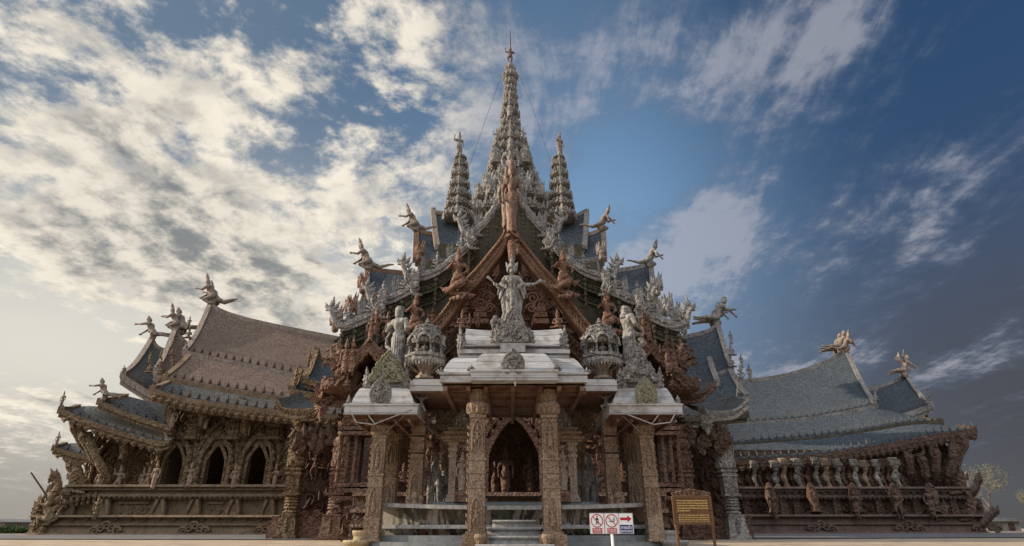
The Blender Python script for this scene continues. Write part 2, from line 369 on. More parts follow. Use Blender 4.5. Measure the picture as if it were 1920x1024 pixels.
# ------------------------------------------------------------------ scene objects
def link(o): COL.objects.link(o); return o
def tag(o, label=None, cat=None, group=None, kind=None):
    if label: o['label'] = label
    if cat: o['category'] = cat
    if group: o['group'] = group
    if kind: o['kind'] = kind
    return o
def thing(name, label, cat, loc=(0, 0, 0), group=None):
    o = link(bpy.data.objects.new(name, None)); o.location = loc; o.empty_display_size = 0.3
    return tag(o, label, cat, group)
def origin(p):
    o = V((0, 0, 0))
    while p is not None: o += V(p.location); p = p.parent
    return o
def part(name, mb, mat, parent=None, label=None, smooth=False, loc=None):
    """one mesh object from a builder filled with world coordinates"""
    og = origin(parent) if loc is None else V(loc)
    o = link(bpy.data.objects.new(name, mb.mesh(name, mat, og, smooth)))
    if parent: o.parent = parent; o.location = og-origin(parent)
    else: o.location = og
    if label: o['label'] = label
    return o
def put(name, me, loc, parent=None, rz=0.0, sc=1.0, mat=None, rx=0.0, ry=0.0, label=None):
    """an object that shares a prototype mesh, placed at a world point"""
    o = link(bpy.data.objects.new(name, me))
    if parent: o.parent = parent; o.location = V(loc)-origin(parent)
    else: o.location = loc
    o.rotation_euler = (rx, ry, rz); o.scale = sc if hasattr(sc, '__len__') else (sc, sc, sc)
    if mat:
        o.material_slots[0].link = 'OBJECT'; o.material_slots[0].material = mat
    if label: o['label'] = label
    return o
def P(px, py, Y):
    """point of the place that stands Y metres away in the direction of photo pixel px, py"""
    u = (px-CX)/F; v = (512-py)/F; c, s_ = math.cos(TILT), math.sin(TILT)
    d = V((u, c-v*s_, s_+v*c)); return V((0, 0, CAMZ))+d*(Y/d.y)
def mx(px): return 2*957-px
def mp(pts, Y): return [P(x, y, Y) for x, y in pts]
def px2m(py, Y):
    """metres per photo pixel at that height and distance"""
    v = (512-py)/F; fw = math.cos(TILT)-v*math.sin(TILT); return Y/fw/F
def poly(pts, n):
    """n points evenly along a polyline"""
    pts = [V(p) for p in pts]; L = [0]
    for a, b in zip(pts, pts[1:]): L.append(L[-1]+(b-a).length)
    out = []; j = 0
    for i in range(n):
        t = L[-1]*i/(n-1)
        while j < len(pts)-2 and L[j+1] < t: j += 1
        q = (t-L[j])/max(L[j+1]-L[j], 1e-9); out.append(pts[j].lerp(pts[j+1], q))
    return out
def smooth_poly(pts, n):
    """Catmull-Rom through the points, n evenly spaced samples"""
    p = [V(q) for q in pts]; p = [p[0]*2-p[1]]+p+[p[-1]*2-p[-2]]; o = []
    for i in range(1, len(p)-2):
        for k in range(8):
            t = k/8; a, b, c, d = p[i-1], p[i], p[i+1], p[i+2]
            o.append(0.5*((2*b)+(c-a)*t+(2*a-5*b+4*c-d)*t*t+(3*b-a-3*c+d)*t**3))
    o.append(p[-2]); return poly(o, n)

# ------------------------------------------------------------------ sculpted prototypes (one continuous remeshed surface each)
def ico(r=1):
    bm = bmesh.new(); bmesh.ops.create_icosphere(bm, subdivisions=2, radius=r)
    v = [tuple(x.co) for x in bm.verts]; f = [tuple(x.index for x in q.verts) for q in bm.faces]; bm.free(); return v, f
ICO = ico()
def sculpt(name, prims, voxel, mat, sm=2):
    mb = MB()
    for q in prims:
        k = q[0]
        if k == 'c':
            p0, p1, r0, r1 = V(q[1]), V(q[2]), q[3], q[4]
            mb.tube([p0, p0.lerp(p1, .5), p1], [r0, (r0+r1)/2, r1], 9)
            for p, r in ((p0, r0), (p1, r1)): mb.add([p+V(x)*r for x in ICO[0]], ICO[1])
        elif k == 'e':
            c, r = V(q[1]), q[2]; mb.add([c+V((x[0]*r[0], x[1]*r[1], x[2]*r[2])) for x in ICO[0]], ICO[1])
        elif k == 'b': mb.box(q[1], q[2], 0, q[3] if len(q) > 3 else 1.0)
        elif k == 'l': mb.leaf(q[1], q[2], q[3], q[4], q[5], q[6])
        elif k == 'p': mb.tube(q[1], q[2], 8)
        elif k == 'o': mb.lathe(q[1], q[2], 12)
    me = mb.mesh(name, None)
    o = link(bpy.data.objects.new(name, me))
    r = o.modifiers.new('r', 'REMESH'); r.mode = 'VOXEL'; r.voxel_size = voxel; r.use_smooth_shade = True
    if sm: s2 = o.modifiers.new('s', 'SMOOTH'); s2.iterations = sm; s2.factor = 0.5
    dg = bpy.context.evaluated_depsgraph_get(); out = bpy.data.meshes.new_from_object(o.evaluated_get(dg))
    bpy.data.objects.remove(o); bpy.data.meshes.remove(me)
    out.name = name; out.materials.clear(); out.materials.append(mat)
    out.polygons.foreach_set('use_smooth', [True]*len(out.polygons)); return out
def human(crown='tall', hair=None, skirt=0.0, big=False, **J):
    """carved figure about 1 high facing -Y, feet at the origin; J overrides joints"""
    j = dict(pel=(0, 0, .50), wst=(0, -.005, .585), chs=(0, 0, .70), nk=(0, 0, .80), hd=(0, -.012, .875),
             sl=(-.115, 0, .765), el=(-.165, .01, .625), hl=(-.155, -.04, .50), sr=(.115, 0, .765), er=(.165, .01, .625), hr=(.155, -.04, .50),
             pl=(-.052, 0, .47), kl=(-.058, -.015, .265), al=(-.055, .01, .045), tl=(-.062, -.085, .018),
             pr=(.052, 0, .47), kr=(.058, -.015, .265), ar=(.055, .01, .045), tr=(.062, -.085, .018), cup=None)
    j.update(J); j = {k: V(v) if v is not None else None for k, v in j.items()}
    up = (j['hd']-j['nk']).normalized(); cup = j['cup'].normalized() if j['cup'] else up
    p = [('c', j['pel'], j['wst'], .082, .062), ('c', j['wst'], j['chs'], .062, .088), ('c', j['sl'].lerp(j['chs'], .35), j['sr'].lerp(j['chs'], .35), .066, .066),
         ('c', j['chs'], j['nk'], .075, .036), ('c', j['nk'], j['hd'], .034, .036), ('e', j['hd'], (.047, .054, .062))]
    for s_ in 'lr':
        p += [('c', j['s'+s_], j['e'+s_], .040, .031), ('c', j['e'+s_], j['h'+s_], .031, .021)]
        hd = (j['h'+s_]-j['e'+s_]).normalized(); sd_ = hd.cross(V((0, 1, 0.3))).normalized()
        hp = j['h'+s_]+hd*.03; p.append(('c', j['h'+s_], hp, .021, .024))
        for k in range(4): p.append(('c', hp+sd_*(k-1.5)*.011, hp+sd_*(k-1.5)*.015+hd*(.046, .054, .050, .040)[k]+V((0, -.008, 0)), .0085, .006))
        p.append(('c', hp-hd*.015+sd_*.018, hp+hd*.015+sd_*.042, .009, .007))
        p += [('c', j['p'+s_], j['k'+s_], .068, .046), ('c', j['k'+s_], j['a'+s_], .044, .026), ('c', j['a'+s_], j['t'+s_], .027, .018)]
    # face: brow, nose, mouth, chin, ears
    fw = V((0, -1, 0)) if 'face' not in J else V(J['face']).normalized(); sdv = up.cross(fw).normalized(); h = j['hd']
    p += [('c', h+fw*.050+up*.004, h+fw*.062-up*.014, .007, .012), ('e', h+fw*.050-up*.033, (.016, .012, .008)), ('e', h+fw*.035-up*.052, (.018, .018, .014)),
          ('c', h+fw*.046+up*.016-sdv*.024, h+fw*.046+up*.016+sdv*.024, .009, .009)]
    for q in (-1, 1): p += [('e', h+sdv*q*.050-up*.012, (.010, .014, .026)), ('e', h+fw*.046+sdv*q*.019+up*.003, (.010, .008, .006))]
    if crown in ('tall', 'cap'):
        H = .26 if crown == 'tall' else .08; b = h+up*.038
        p += [('c', b, b+cup*.012, .058, .058), ('c', b+cup*.03, b+cup*(.05+H*.2), .050, .040)]
        if crown == 'tall':
            p += [('c', b+cup*.10, b+cup*.115, .046, .044), ('c', b+cup*.12, b+cup*.16, .034, .028), ('c', b+cup*.165, b+cup*.175, .031, .028), ('c', b+cup*.18, b+cup*H, .018, .004)]
            for q in (-1, 1): p.append(('l', h+sdv*q*.055-up*.01, cup, sdv, .14, .05, .02))
    if hair == 'bun': p += [('e', h+V((0, .018, .014)), (.058, .056, .066)), ('e', h+up*.075+V((0, .01, 0)), (.03, .03, .03))]
    if hair == 'long': p += [('e', h+V((0, .016, .010)), (.060, .058, .066)), ('c', h+V((0, .04, 0)), h+V((0, .055, -.10)), .052, .05), ('c', h+V((0, .055, -.10)), h+V((0, .045, -.19)), .05, .03)]
    if skirt: p += [('o', [(.092, .50-skirt), (.098, .50-skirt+.02), (.085, .40), (.088, .50), (.068, .585)], (0, 0, 0)), ('c', (-.07, -.03, .53), (.07, -.03, .53), .035, .035)]
    # belt, necklace, armlets
    p += [('c', j['wst']+V((-.05, 0, -.03)), j['wst']+V((.05, 0, -.03)), .052, .052), ('e', j['nk']+V((0, -.03, -.035)), (.06, .045, .016))]
    return p
PR = {}
VX = 0.0125
PR['stand'] = sculpt('standing_figure', human(skirt=.44), VX, M['tan'])
PR['stand2'] = sculpt('standing_figure_raised', human(skirt=.40, el=(-.20, -.02, .70), hl=(-.19, -.06, .86), kr=(.085, -.05, .27), ar=(.045, .0, .045)), VX, M['tan'])
PR['dance'] = sculpt('dancing_figure', human(el=(-.23, 0, .74), hl=(-.26, -.02, .92), er=(.21, -.01, .66), hr=(.12, -.07, .58), pel=(.02, 0, .5), kl=(-.13, -.05, .29), al=(-.05, 0, .06), kr=(.07, -.02, .26)), VX, M['tan'])
PR['pray'] = sculpt('praying_figure', human(skirt=.43, el=(-.17, -.04, .66), hl=(-.02, -.12, .71), er=(.17, -.04, .66), hr=(.02, -.12, .71)), VX, M['red'])
PR['sit'] = sculpt('seated_figure', human(pel=(0, 0, .10), wst=(0, -.005, .19), chs=(0, 0, .32), nk=(0, 0, .42), hd=(0, -.012, .50), sl=(-.115, 0, .385), el=(-.18, -.02, .25), hl=(-.08, -.13, .20), sr=(.115, 0, .385), er=(.18, -.02, .25), hr=(.08, -.13, .20),
      pl=(-.06, 0, .09), kl=(-.22, -.08, .07), al=(-.02, -.15, .05), tl=(.06, -.16, .05), pr=(.06, 0, .09), kr=(.22, -.08, .07), ar=(.02, -.17, .06), tr=(-.06, -.17, .06)), VX, M['grey'])
PR['kneel'] = sculpt('kneeling_atlas', human(crown='cap', pel=(0, .02, .26), wst=(0, .01, .36), chs=(0, 0, .50), nk=(0, 0, .60), hd=(0, -.02, .675), sl=(-.12, 0, .57), el=(-.25, -.02, .62), hl=(-.20, -.02, .80), sr=(.12, 0, .57), er=(.25, -.02, .62), hr=(.20, -.02, .80),
      pl=(-.06, 0, .24), kl=(-.17, -.14, .20), al=(-.10, -.08, .03), tl=(-.11, -.17, .018), pr=(.06, 0, .24), kr=(.15, -.16, .05), ar=(.09, .06, .04), tr=(.10, .10, .015)), VX, M['tan'])
# flying figure in profile towards -X: one knee drawn up, the other leg stretched out behind
fly = dict(pel=(0, 0, .22), wst=(-.05, 0, .30), chs=(-.11, 0, .40), nk=(-.155, 0, .485), hd=(-.19, 0, .55), face=(-1, 0, 0), cup=(-.30, 0, 1),
      sl=(-.135, -.09, .455), sr=(-.135, .09, .455), pl=(.01, -.05, .20), pr=(.01, .05, .20))
PR['fly'] = sculpt('flying_figure', human(el=(-.22, -.13, .35), hl=(-.35, -.10, .38), er=(-.20, .13, .33), hr=(-.30, .09, .24),
      kl=(-.17, -.07, .13), al=(-.05, -.07, .04), tl=(.03, -.07, .03), kr=(.22, .05, .11), ar=(.44, .05, .17), tr=(.53, .05, .17), **fly)+[('e', (0, 0, .10), (.10, .07, .12))], VX, M['fly'])
PR['fly2'] = sculpt('flying_figure_flat', human(crown='cap', hair='bun', el=(-.27, -.13, .42), hl=(-.42, -.10, .43), er=(-.24, .12, .34), hr=(-.35, .09, .24),
      kl=(.20, -.05, .17), al=(.42, -.05, .12), tl=(.50, -.05, .10), kr=(.22, .05, .21), ar=(.42, .05, .20), tr=(.50, .05, .22), **fly)+[('e', (0, 0, .10), (.09, .07, .12))], VX, M['fly'])
def wingset(x0, z0):
    o = []
    for q in (-1, 1):
        for k in range(5): o.append(('p', [(x0, q*.05, z0), (x0+.04+.015*k, q*(.10+.02*k), z0+.15), (x0-.01+.035*k, q*(.13+.02*k), z0+.36-.05*k)], [.03, .032, .012]))
    return o
PR['flyw'] = sculpt('winged_flying_figure', human(crown='cap', el=(-.24, -.13, .34), hl=(-.36, -.11, .26), er=(-.24, .13, .34), hr=(-.36, .11, .28),
      kl=(.20, -.05, .17), al=(.42, -.05, .10), tl=(.48, -.05, .05), kr=(.22, .05, .20), ar=(.42, .05, .16), tr=(.50, .05, .12), **fly)+[('e', (0, 0, .10), (.09, .07, .12))]+wingset(-.08, .44), VX, M['fly'])
# rearing serpent finial in profile towards -X, flame crest up its neck and head
nb = [(.62, 0, .02), (.40, 0, .03), (.18, 0, .06), (.02, 0, .16), (-.06, 0, .32), (-.10, 0, .48), (-.17, 0, .60), (-.30, 0, .62)]
naga = [('p', nb, [.05, .07, .085, .09, .085, .08, .075, .03]), ('c', (-.17, 0, .60), (-.31, 0, .66), .07, .035), ('c', (-.17, 0, .58), (-.29, 0, .55), .05, .025)]
for (bx_, bz_, ux, uz, hh, ww) in ((-.15, .62, .15, 1, .42, .17), (-.05, .56, .5, 1, .34, .15), (0, .44, .7, .8, .28, .14), (.03, .30, .8, .7, .24, .13), (.10, .16, .7, .8, .22, .13), (-.27, .66, -.5, 1, .18, .09), (.28, .06, .5, 1, .20, .12), (.46, .04, .4, 1, .17, .11)):
    naga.append(('l', (bx_, 0, bz_), (ux, 0, uz), (uz, 0, -ux), hh, ww, .055))
PR['naga'] = sculpt('serpent_finial', naga, 0.013, M['grey'], 1)
PR['serpentman'] = sculpt('crowned_serpent_figure', human(kl=(-.10, -.04, .36), al=(-.02, -.06, .28), tl=(.04, -.08, .26), kr=(.12, -.04, .40), ar=(.05, -.08, .30), tr=(.0, -.1, .28), el=(-.20, -.02, .68), hl=(-.12, -.09, .76), er=(.20, -.02, .64), hr=(.14, -.10, .56))
    +[('p', [(0, 0, .52), (.14, .02, .42), (.02, -.08, .32), (-.16, 0, .24), (.0, .06, .16), (.18, 0, .12), (.05, -.08, .05), (-.14, -.02, .03)], [.09, .095, .09, .09, .085, .08, .07, .04]), ('l', (-.17, .02, .22), (-1, 0, .5), (.5, 0, 1), .20, .14, .05), ('l', (.20, .02, .36), (1, 0, .6), (-.6, 0, 1), .20, .14, .05), ('l', (.20, 0, .10), (1, 0, .3), (-.3, 0, 1), .18, .12, .05)], .012, M['red'], 1)
# tall clustered flame finial
fl = [('c', (0, 0, 0), (0, 0, .4), .13, .09)]
for k in range(9):
    a = k*2.4; r = .05+.10*(k % 3)/2; hh = .5+.5*(1-(k % 3)/2)
    fl.append(('l', (math.cos(a)*r, math.sin(a)*r*.6, .12+.1*(k % 2)), (math.cos(a)*.25, 0, 1), (1, 0, -.2*math.cos(a)), hh*.9, .22, .06))
PR['flame'] = sculpt('flame_finial', fl, 0.018, M['red'], 1)
# crouching rampant dragon and small clustered figures for brackets
PR['dragon'] = sculpt('rampant_beast', [('p', [(.10, 0, .0), (.16, 0, .16), (.06, 0, .30), (-.02, 0, .44), (.04, 0, .58), (.0, 0, .70), (-.10, 0, .76)], [.07, .12, .11, .10, .09, .08, .04]),
      ('c', (-.02, 0, .72), (-.15, 0, .70), .06, .03), ('c', (.0, .06, .42), (-.18, .08, .36), .05, .03), ('c', (-.18, .08, .36), (-.16, .08, .24), .03, .02), ('c', (.0, -.06, .46), (-.20, -.08, .50), .05, .03),
      ('c', (.12, -.08, .14), (-.10, -.09, .18), .07, .05), ('c', (-.10, -.09, .18), (-.06, -.09, .01), .04, .03), ('c', (.12, .08, .14), (-.06, .09, .20), .07, .05), ('c', (-.06, .09, .20), (.0, .09, .01), .04, .03),
      ('l', (.03, 0, .70), (.1, 0, 1), (1, 0, 0), .34, .16, .05), ('l', (.12, 0, .55), (.7, 0, .8), (.7, 0, -.7), .24, .15, .05), ('l', (.14, 0, .36), (.8, 0, .6), (.6, 0, -.8), .22, .14, .05), ('p', [(.20, 0, .10), (.32, 0, .16), (.30, 0, .34), (.38, 0, .46)], [.05, .04, .035, .02])], 0.014, M['red'], 1)
# elephant head-on with standing trunk and forelegs; lion; horse
PR['elephant'] = sculpt('elephant', [('e', (0, .15, .62), (.24, .36, .26)), ('e', (0, -.20, .74), (.17, .17, .19)), ('p', [(0, -.32, .70), (0, -.42, .55), (0, -.42, .35), (0, -.40, .16), (0, -.48, .08)], [.09, .075, .06, .045, .03]),
      ('e', (-.22, -.14, .70), (.11, .05, .17)), ('e', (.22, -.14, .70), (.11, .05, .17)), ('c', (-.13, -.10, .5), (-.13, -.12, .04), .085, .07), ('c', (.13, -.10, .5), (.13, -.12, .04), .085, .07),
      ('c', (-.13, .36, .5), (-.13, .38, .04), .09, .07), ('c', (.13, .36, .5), (.13, .38, .04), .09, .07), ('p', [(-.09, -.33, .62), (-.12, -.45, .52), (-.11, -.54, .55)], [.025, .02, .008]), ('p', [(.09, -.33, .62), (.12, -.45, .52), (.11, -.54, .55)], [.025, .02, .008]), ('o', [(.12, .90), (.14, .93), (.09, 1.0)], (0, -.16, 0))], 0.02, M['grey'])
PR['lion'] = sculpt('guardian_lion', [('e', (0, .12, .42), (.15, .30, .17)), ('e', (0, -.14, .55), (.16, .14, .18)), ('e', (0, -.22, .72), (.13, .13, .13)), ('e', (0, -.33, .68), (.07, .07, .06)), ('c', (-.10, -.16, .42), (-.11, -.20, .04), .065, .05), ('c', (.10, -.16, .42), (.11, -.20, .04), .065, .05),
      ('c', (-.12, .32, .36), (-.12, .36, .04), .08, .05), ('c', (.12, .32, .36), (.12, .36, .04), .08, .05), ('l', (0, -.2, .82), (0, 0, 1), (1, 0, 0), .18, .14, .05), ('l', (-.1, -.2, .78), (-.5, 0, 1), (1, 0, .5), .14, .1, .04), ('l', (.1, -.2, .78), (.5, 0, 1), (1, 0, -.5), .14, .1, .04), ('p', [(0, .42, .45), (0, .56, .6), (0, .50, .8)], [.03, .035, .02])], 0.018, M['grey'])
PR['horse'] = sculpt('rearing_horse', [('c', (.20, 0, .30), (-.10, 0, .52), .15, .14), ('c', (-.10, 0, .52), (-.24, 0, .80), .10, .065), ('c', (-.24, 0, .82), (-.42, 0, .74), .065, .035), ('l', (-.19, 0, .86), (.1, 0, 1), (1, 0, 0), .14, .06, .04),
      ('c', (-.12, -.08, .46), (-.34, -.09, .44), .05, .035), ('c', (-.34, -.09, .44), (-.36, -.09, .26), .033, .025), ('c', (-.12, .08, .46), (-.36, .09, .52), .05, .035), ('c', (-.36, .09, .52), (-.42, .09, .36), .033, .025),
      ('c', (.22, -.08, .26), (.10, -.09, .14), .08, .05), ('c', (.10, -.09, .14), (.20, -.09, .01), .04, .03), ('c', (.22, .08, .26), (.12, .09, .14), .08, .05), ('c', (.12, .09, .14), (.22, .09, .01), .04, .03), ('p', [(.32, 0, .30), (.44, 0, .26), (.44, 0, .06)], [.04, .05, .02]),
      ('l', (-.13, 0, .70), (.7, 0, .6), (.6, 0, -.7), .16, .12, .04)], 0.016, M['red'])

# ================================================================== ground
def noise_mat(name, cols, scale, bump=0.3, dist=0.01, rough=0.85):
    return carved(name, cols[0], cols[1], cols[2], scale, bump, dist, rough, 0.5, False)
M['paving'] = noise_mat('sandy_paving', [(0.38, 0.29, 0.20), (0.52, 0.41, 0.29), (0.28, 0.22, 0.16)], 0.8, 0.5, 0.01)
M['apron'] = noise_mat('dark_stone_apron', [(0.09, 0.085, 0.085), (0.17, 0.165, 0.165), (0.22, 0.21, 0.20)], 1.2, 0.5, 0.02)
g = MB(); n = 60
rows = []
for i in range(n+1):
    y = -40+ (i/n)**2*1500; rows.append([(x, y, -0.004*max(0, y-70)) for x in [(-1+2*k/n)*abs(-1+2*k/n)*1500 for k in range(n+1)]])
g.grid(rows); nt = NT(M['paving'].node_tree); bs_ = nt.n['Principled BSDF']; lk = bs_.inputs['Base Color'].links[0].from_socket
br_ = nt.new('ShaderNodeTexBrick'); nt.link(nt.new('ShaderNodeTexCoord').outputs['Object'], br_.inputs['Vector']); br_.inputs['Scale'].default_value = 1; br_.inputs['Brick Width'].default_value = 1.6; br_.inputs['Row Height'].default_value = 1.2; br_.inputs['Mortar Size'].default_value = .03
nt.link(nt.mix(nt.m('MULTIPLY', br_.outputs['Fac'], .6), lk, (.10, .075, .05)), bs_.inputs['Base Color'])
tag(part('ground', g, M['paving']), kind='structure')
g = MB(); g.grid([[(-48, 27.2, .03), (0, 23.5, .03), (62, 37, .03)], [(-48, 39, .03), (0, 40, .03), (62, 48, .03)]])
tag(part('stone_apron', g, M['apron']), kind='structure')

# ================================================================== temple
temple = thing('temple', 'huge carved wooden temple with swept shingle roofs, serpent gables and tall central spire', 'temple', (AX, 36, 0))

def leaves_along(mb, pts, step, h, wd, up=(0, 0, 1), side=None, t=None, jit=0.1):
    L = sum(((V(b)-V(a)).length for a, b in zip(pts, pts[1:]))); k = max(2, int(L/step))
    q = poly(pts, k)
    for i, p in enumerate(q):
        d = (q[min(i+1, k-1)]-q[max(i-1, 0)]).normalized()
        mb.leaf(p, up, side or d, h*(1+random.uniform(-jit, jit)), wd, t)
def relief(mb, x0, x1, z0, z1, Y, n, size, holes=(), depth=.10, fig=False):
    """raised scrolls and flame leaves carved over a wall face that looks towards -Y"""
    k = 0; tries = 0
    while k < n and tries < n*6:
        tries += 1
        x = random.uniform(x0, x1); z = random.uniform(z0, z1); s = size*random.uniform(.6, 1.3)
        if any(a-s*.6 < x < b+s*.6 and c-s*.4 < z < d+s*.9 for a, b, c, d in holes): continue
        k += 1
        if random.random() < .6: mb.scroll((x, Y-depth*.4, z), (1, 0, 0), (0, 0, 1), s*.5, random.uniform(1.2, 1.9), .30, random.choice((-1, 1)))
        else: mb.leaf((x, Y-depth*.3, z-s*.5), (random.uniform(-.5, .5), -.25, 1), (1, 0, 0), s, s*.6, s*.3)
def wall(mb, x0, x1, z0, z1, Y, th, holes=()):
    """upright wall facing -Y with rectangular openings"""
    xs = sorted({x0, x1, *[h[0] for h in holes], *[h[1] for h in holes]})
    for a, b in zip(xs, xs[1:]):
        z = z0
        for h in sorted([h for h in holes if h[0] <= a+1e-6 and h[1] >= b-1e-6], key=lambda q: q[2]):
            if h[2] > z: mb.box(((a+b)/2, Y+th/2, z), (b-a, th, h[2]-z))
            z = h[3]
        if z1 > z: mb.box(((a+b)/2, Y+th/2, z), (b-a, th, z1-z))
def moulding(mb, x0, x1, Y, z, prof, back=2.0):
    """horizontal moulded band: prof = [(projection, height)...] stacked from z up"""
    pts = []; zz = z
    for pr, h in prof: pts += [(pr, zz), (pr*0.93+.0, zz+h)]; zz += h
    vs = []; n = len(pts)
    for x in (x0, x1):
        for pr, q in pts: vs.append((x, Y-pr, q))
        vs += [(x, Y+back, zz), (x, Y+back, z)]
    m = n+2; fs = [(i, (i+1) % m, m+(i+1) % m, m+i) for i in range(m)]+[tuple(range(m-1, -1, -1)), tuple(range(m, 2*m))]
    mb.add(vs, fs)

def roof_tier(parent, top, bot, shm, trim, sag=.35, n=36, ridge=True, edges=(True, False), beam=.46, tooth=.55, tstep=.60, back=True, under=.16):
    """one swept roof slope: shingle sheet, ridge and verge rails, moulded eave with a row of carved spikes"""
    T = smooth_poly(top, n); B = smooth_poly(bot, n); m = 8; rows = []; uvs = []; L = 0
    for i in range(m):
        t = i/(m-1); r = []; ur = []; L = 0
        for j in range(n):
            p = T[j].lerp(B[j], t); p = p-V((0, 0, sag*math.sin(PI*t)**.9)); r.append(p)
            if j: L += (r[j]-r[j-1]).length
            ur.append((L, t*(T[j]-B[j]).length))
        rows.append(r); uvs.append(ur)
    mb = MB(); mb.grid(rows, uvs, (0, 0, -under))
    if back:   # the far slope of a ridged roof
        yr = max(p.y for p in T)
        rows2 = [[V((p.x, 2*T[j].y-p.y, p.z)) for j, p in enumerate(r)] for r in rows]
        mb.grid(rows2, uvs, (0, 0, -under))
    roof = part('roof', mb, shm, parent)
    tr = MB()
    if ridge: tr.rail([p+V((0, 0, .16)) for p in T], .34, .36)
    for e, k in ((edges[0], 0), (edges[1], n-1)):
        if e:
            tr.rail([r[k]+V((0, -.02, .14)) for r in rows], .42, .46, side=V((1, 0, 0)))
            if back: tr.rail([r[k]+V((0, -.02, .14)) for r in rows2], .42, .46, side=V((1, 0, 0)))
    eb = [p+V((0, -.06, -.04)) for p in B]
    tr.rail(eb, .30, beam); tr.rail([p+V((0, .10, -beam)) for p in eb], .26, beam*.7)
    part('roof_trim', tr, trim, parent)
    if tooth:
        tt = MB(); tt.rail([p+V((0, .12, .03)) for p in poly(B, n)], .10, .07); leaves_along(tt, [p+V((0, .10, .0)) for p in poly(B, n)], tstep, tooth, tooth*.42, t=.10)
        part('eave_spikes', tt, M['wingr'] if shm is not M['sh_s'] else M['sh_d'], parent)
    return T, B, rows
def scallop_band(parent, line, mat, h=.5, name='eave_fringe', step=.5):
    """carved fringe hanging below an eave"""
    mb = MB(); q = poly(line, max(3, int(sum((V(b)-V(a)).length for a, b in zip(line, line[1:]))/step)))
    mb.rail([p+V((0, .02, 0)) for p in q], .10, h*.55)
    for i, p in enumerate(q): mb.leaf(p+V((0, -.04, -h*.4)), (0, 0, -1), (1, 0, 0), h*.75, step*.95, .10)
    for i, p in enumerate(q[:-1]): mb.scroll(p.lerp(q[i+1], .5)+V((0, -.06, -h*.28)), (1, 0, 0), (0, 0, 1), h*.26, 1.3, .32)
    return part(name, mb, mat, parent)

# ------------------------------------------------------------------ carved arch window
def arch_pts(cx, z0, w, h, Y, k=10, pw=1.0):
    o = []
    for i in range(k+1):
        t = i/k
        if t < .35: o.append(V((cx-w/2, Y, z0+h*.55*t/.35)))
        else:
            q = (t-.35)/.65; o.append(V((cx-w/2*(1-q**1.6), Y, z0+h*.55+h*.45*math.sin(q*PI/2)**1.0*(.55*q+.45))))
    return o+[V((2*cx-p.x, Y, p.z)) for p in reversed(o[:-1])]
def arch_window(parent, cx, z0, w, h, Y, mat, name='window', tower=None):
    mb = MB()
    a = arch_pts(cx, z0, w, h, Y-.06); b = arch_pts(cx, z0-.05, w+.62, h+.75, Y-.16); c = arch_pts(cx, z0-.1, w+1.25, h+1.6, Y-.06)
    mb.tube(a, .11, 6); mb.tube(b, .17, 6); mb.tube(c, .14, 6)
    for ln, s in ((b, .40), (c, .55)):
        q = poly(ln, 17)
        for i, p in enumerate(q):
            d = (p-V((cx, p.y, z0+h*.25))).normalized(); mb.leaf(p-V((0, .08, 0)), d+V((0, 0, .5)), V((d.z, 0, -d.x)), s*random.uniform(.8, 1.15), s*.55, .16)
    mb.leaf((cx, Y-.18, z0+h+.30), (0, 0, 1), (1, 0, 0), 1.0, .55, .2)
    for sg in (-1, 1):    # jamb shafts with bulged feet
        x = cx+sg*(w/2+.30)
        mb.lathe([(.20, 0), (.24, .1), (.14, .22), (.17, .35), (.13, .5), (.15, h*.35), (.12, h*.5), (.19, h*.55)], (x, Y-.22, z0-.05), 8)
    mb.box((cx, Y-.25, z0-.22), (w+1.5, .8, .20)); mb.box((cx, Y-.30, z0-.40), (w+1.2, .8, .16))
    fr = part(name, mb, mat, parent)
    if tower:
        tb = MB(); tx, tz, tw, th_ = tower; pf = []
        for i in range(7):
            r = tw*(1-.09*i) if i < 5 else tw*(.62-.16*(i-5)); z = th_*i/7; pf += [(r, z), (r*1.08, z+th_*.03), (r*1.08, z+th_*.06), (r*.86, z+th_*.075), (r*.84, z+th_*.135)]
        pf.append((.03, th_)); tb.lathe(pf, (tx, Y+.05, tz), square=True)
        for i in range(6):
            r = tw*(1-.09*i)*1.0
            for k in range(5): tb.leaf((tx+(k-2)*r*.42, Y+.05-r*1.0, tz+th_*(i/7)+th_*.06), (0, -.1, 1), (1, 0, 0), th_*.085, r*.34, .1)
        part('relief_tower', tb, mat, parent)
    return fr

# ================================================================== left wing
LW = MB(); YL = 39.0
def zx(px, py, Y): p = P(px, py, Y); return p.x, p.z
xl0, _ = zx(303, 850, YL); xl1, _ = zx(720, 850, YL)
_, zt = zx(400, 768, YL); _, zb = zx(400, 916, YL)
_, wz0 = zx(400, 911, YL); _, wz1 = zx(400, 833, YL)
wins = [zx(q, 880, YL)[0] for q in (324, 403, 481)]
ww = 40*px2m(880, YL)
holes = [(x-ww/2, x+ww/2, wz0, wz1-.15) for x in wins]
wall(LW, xl0, xl1, 0.3, zt, YL, .6, holes)
LW.box(((xl0+xl1)/2, YL+9, .3), (xl1-xl0, .4, zt)); LW.box((xl0-.2, YL+4.6, .3), (.4, 9.2, zt))
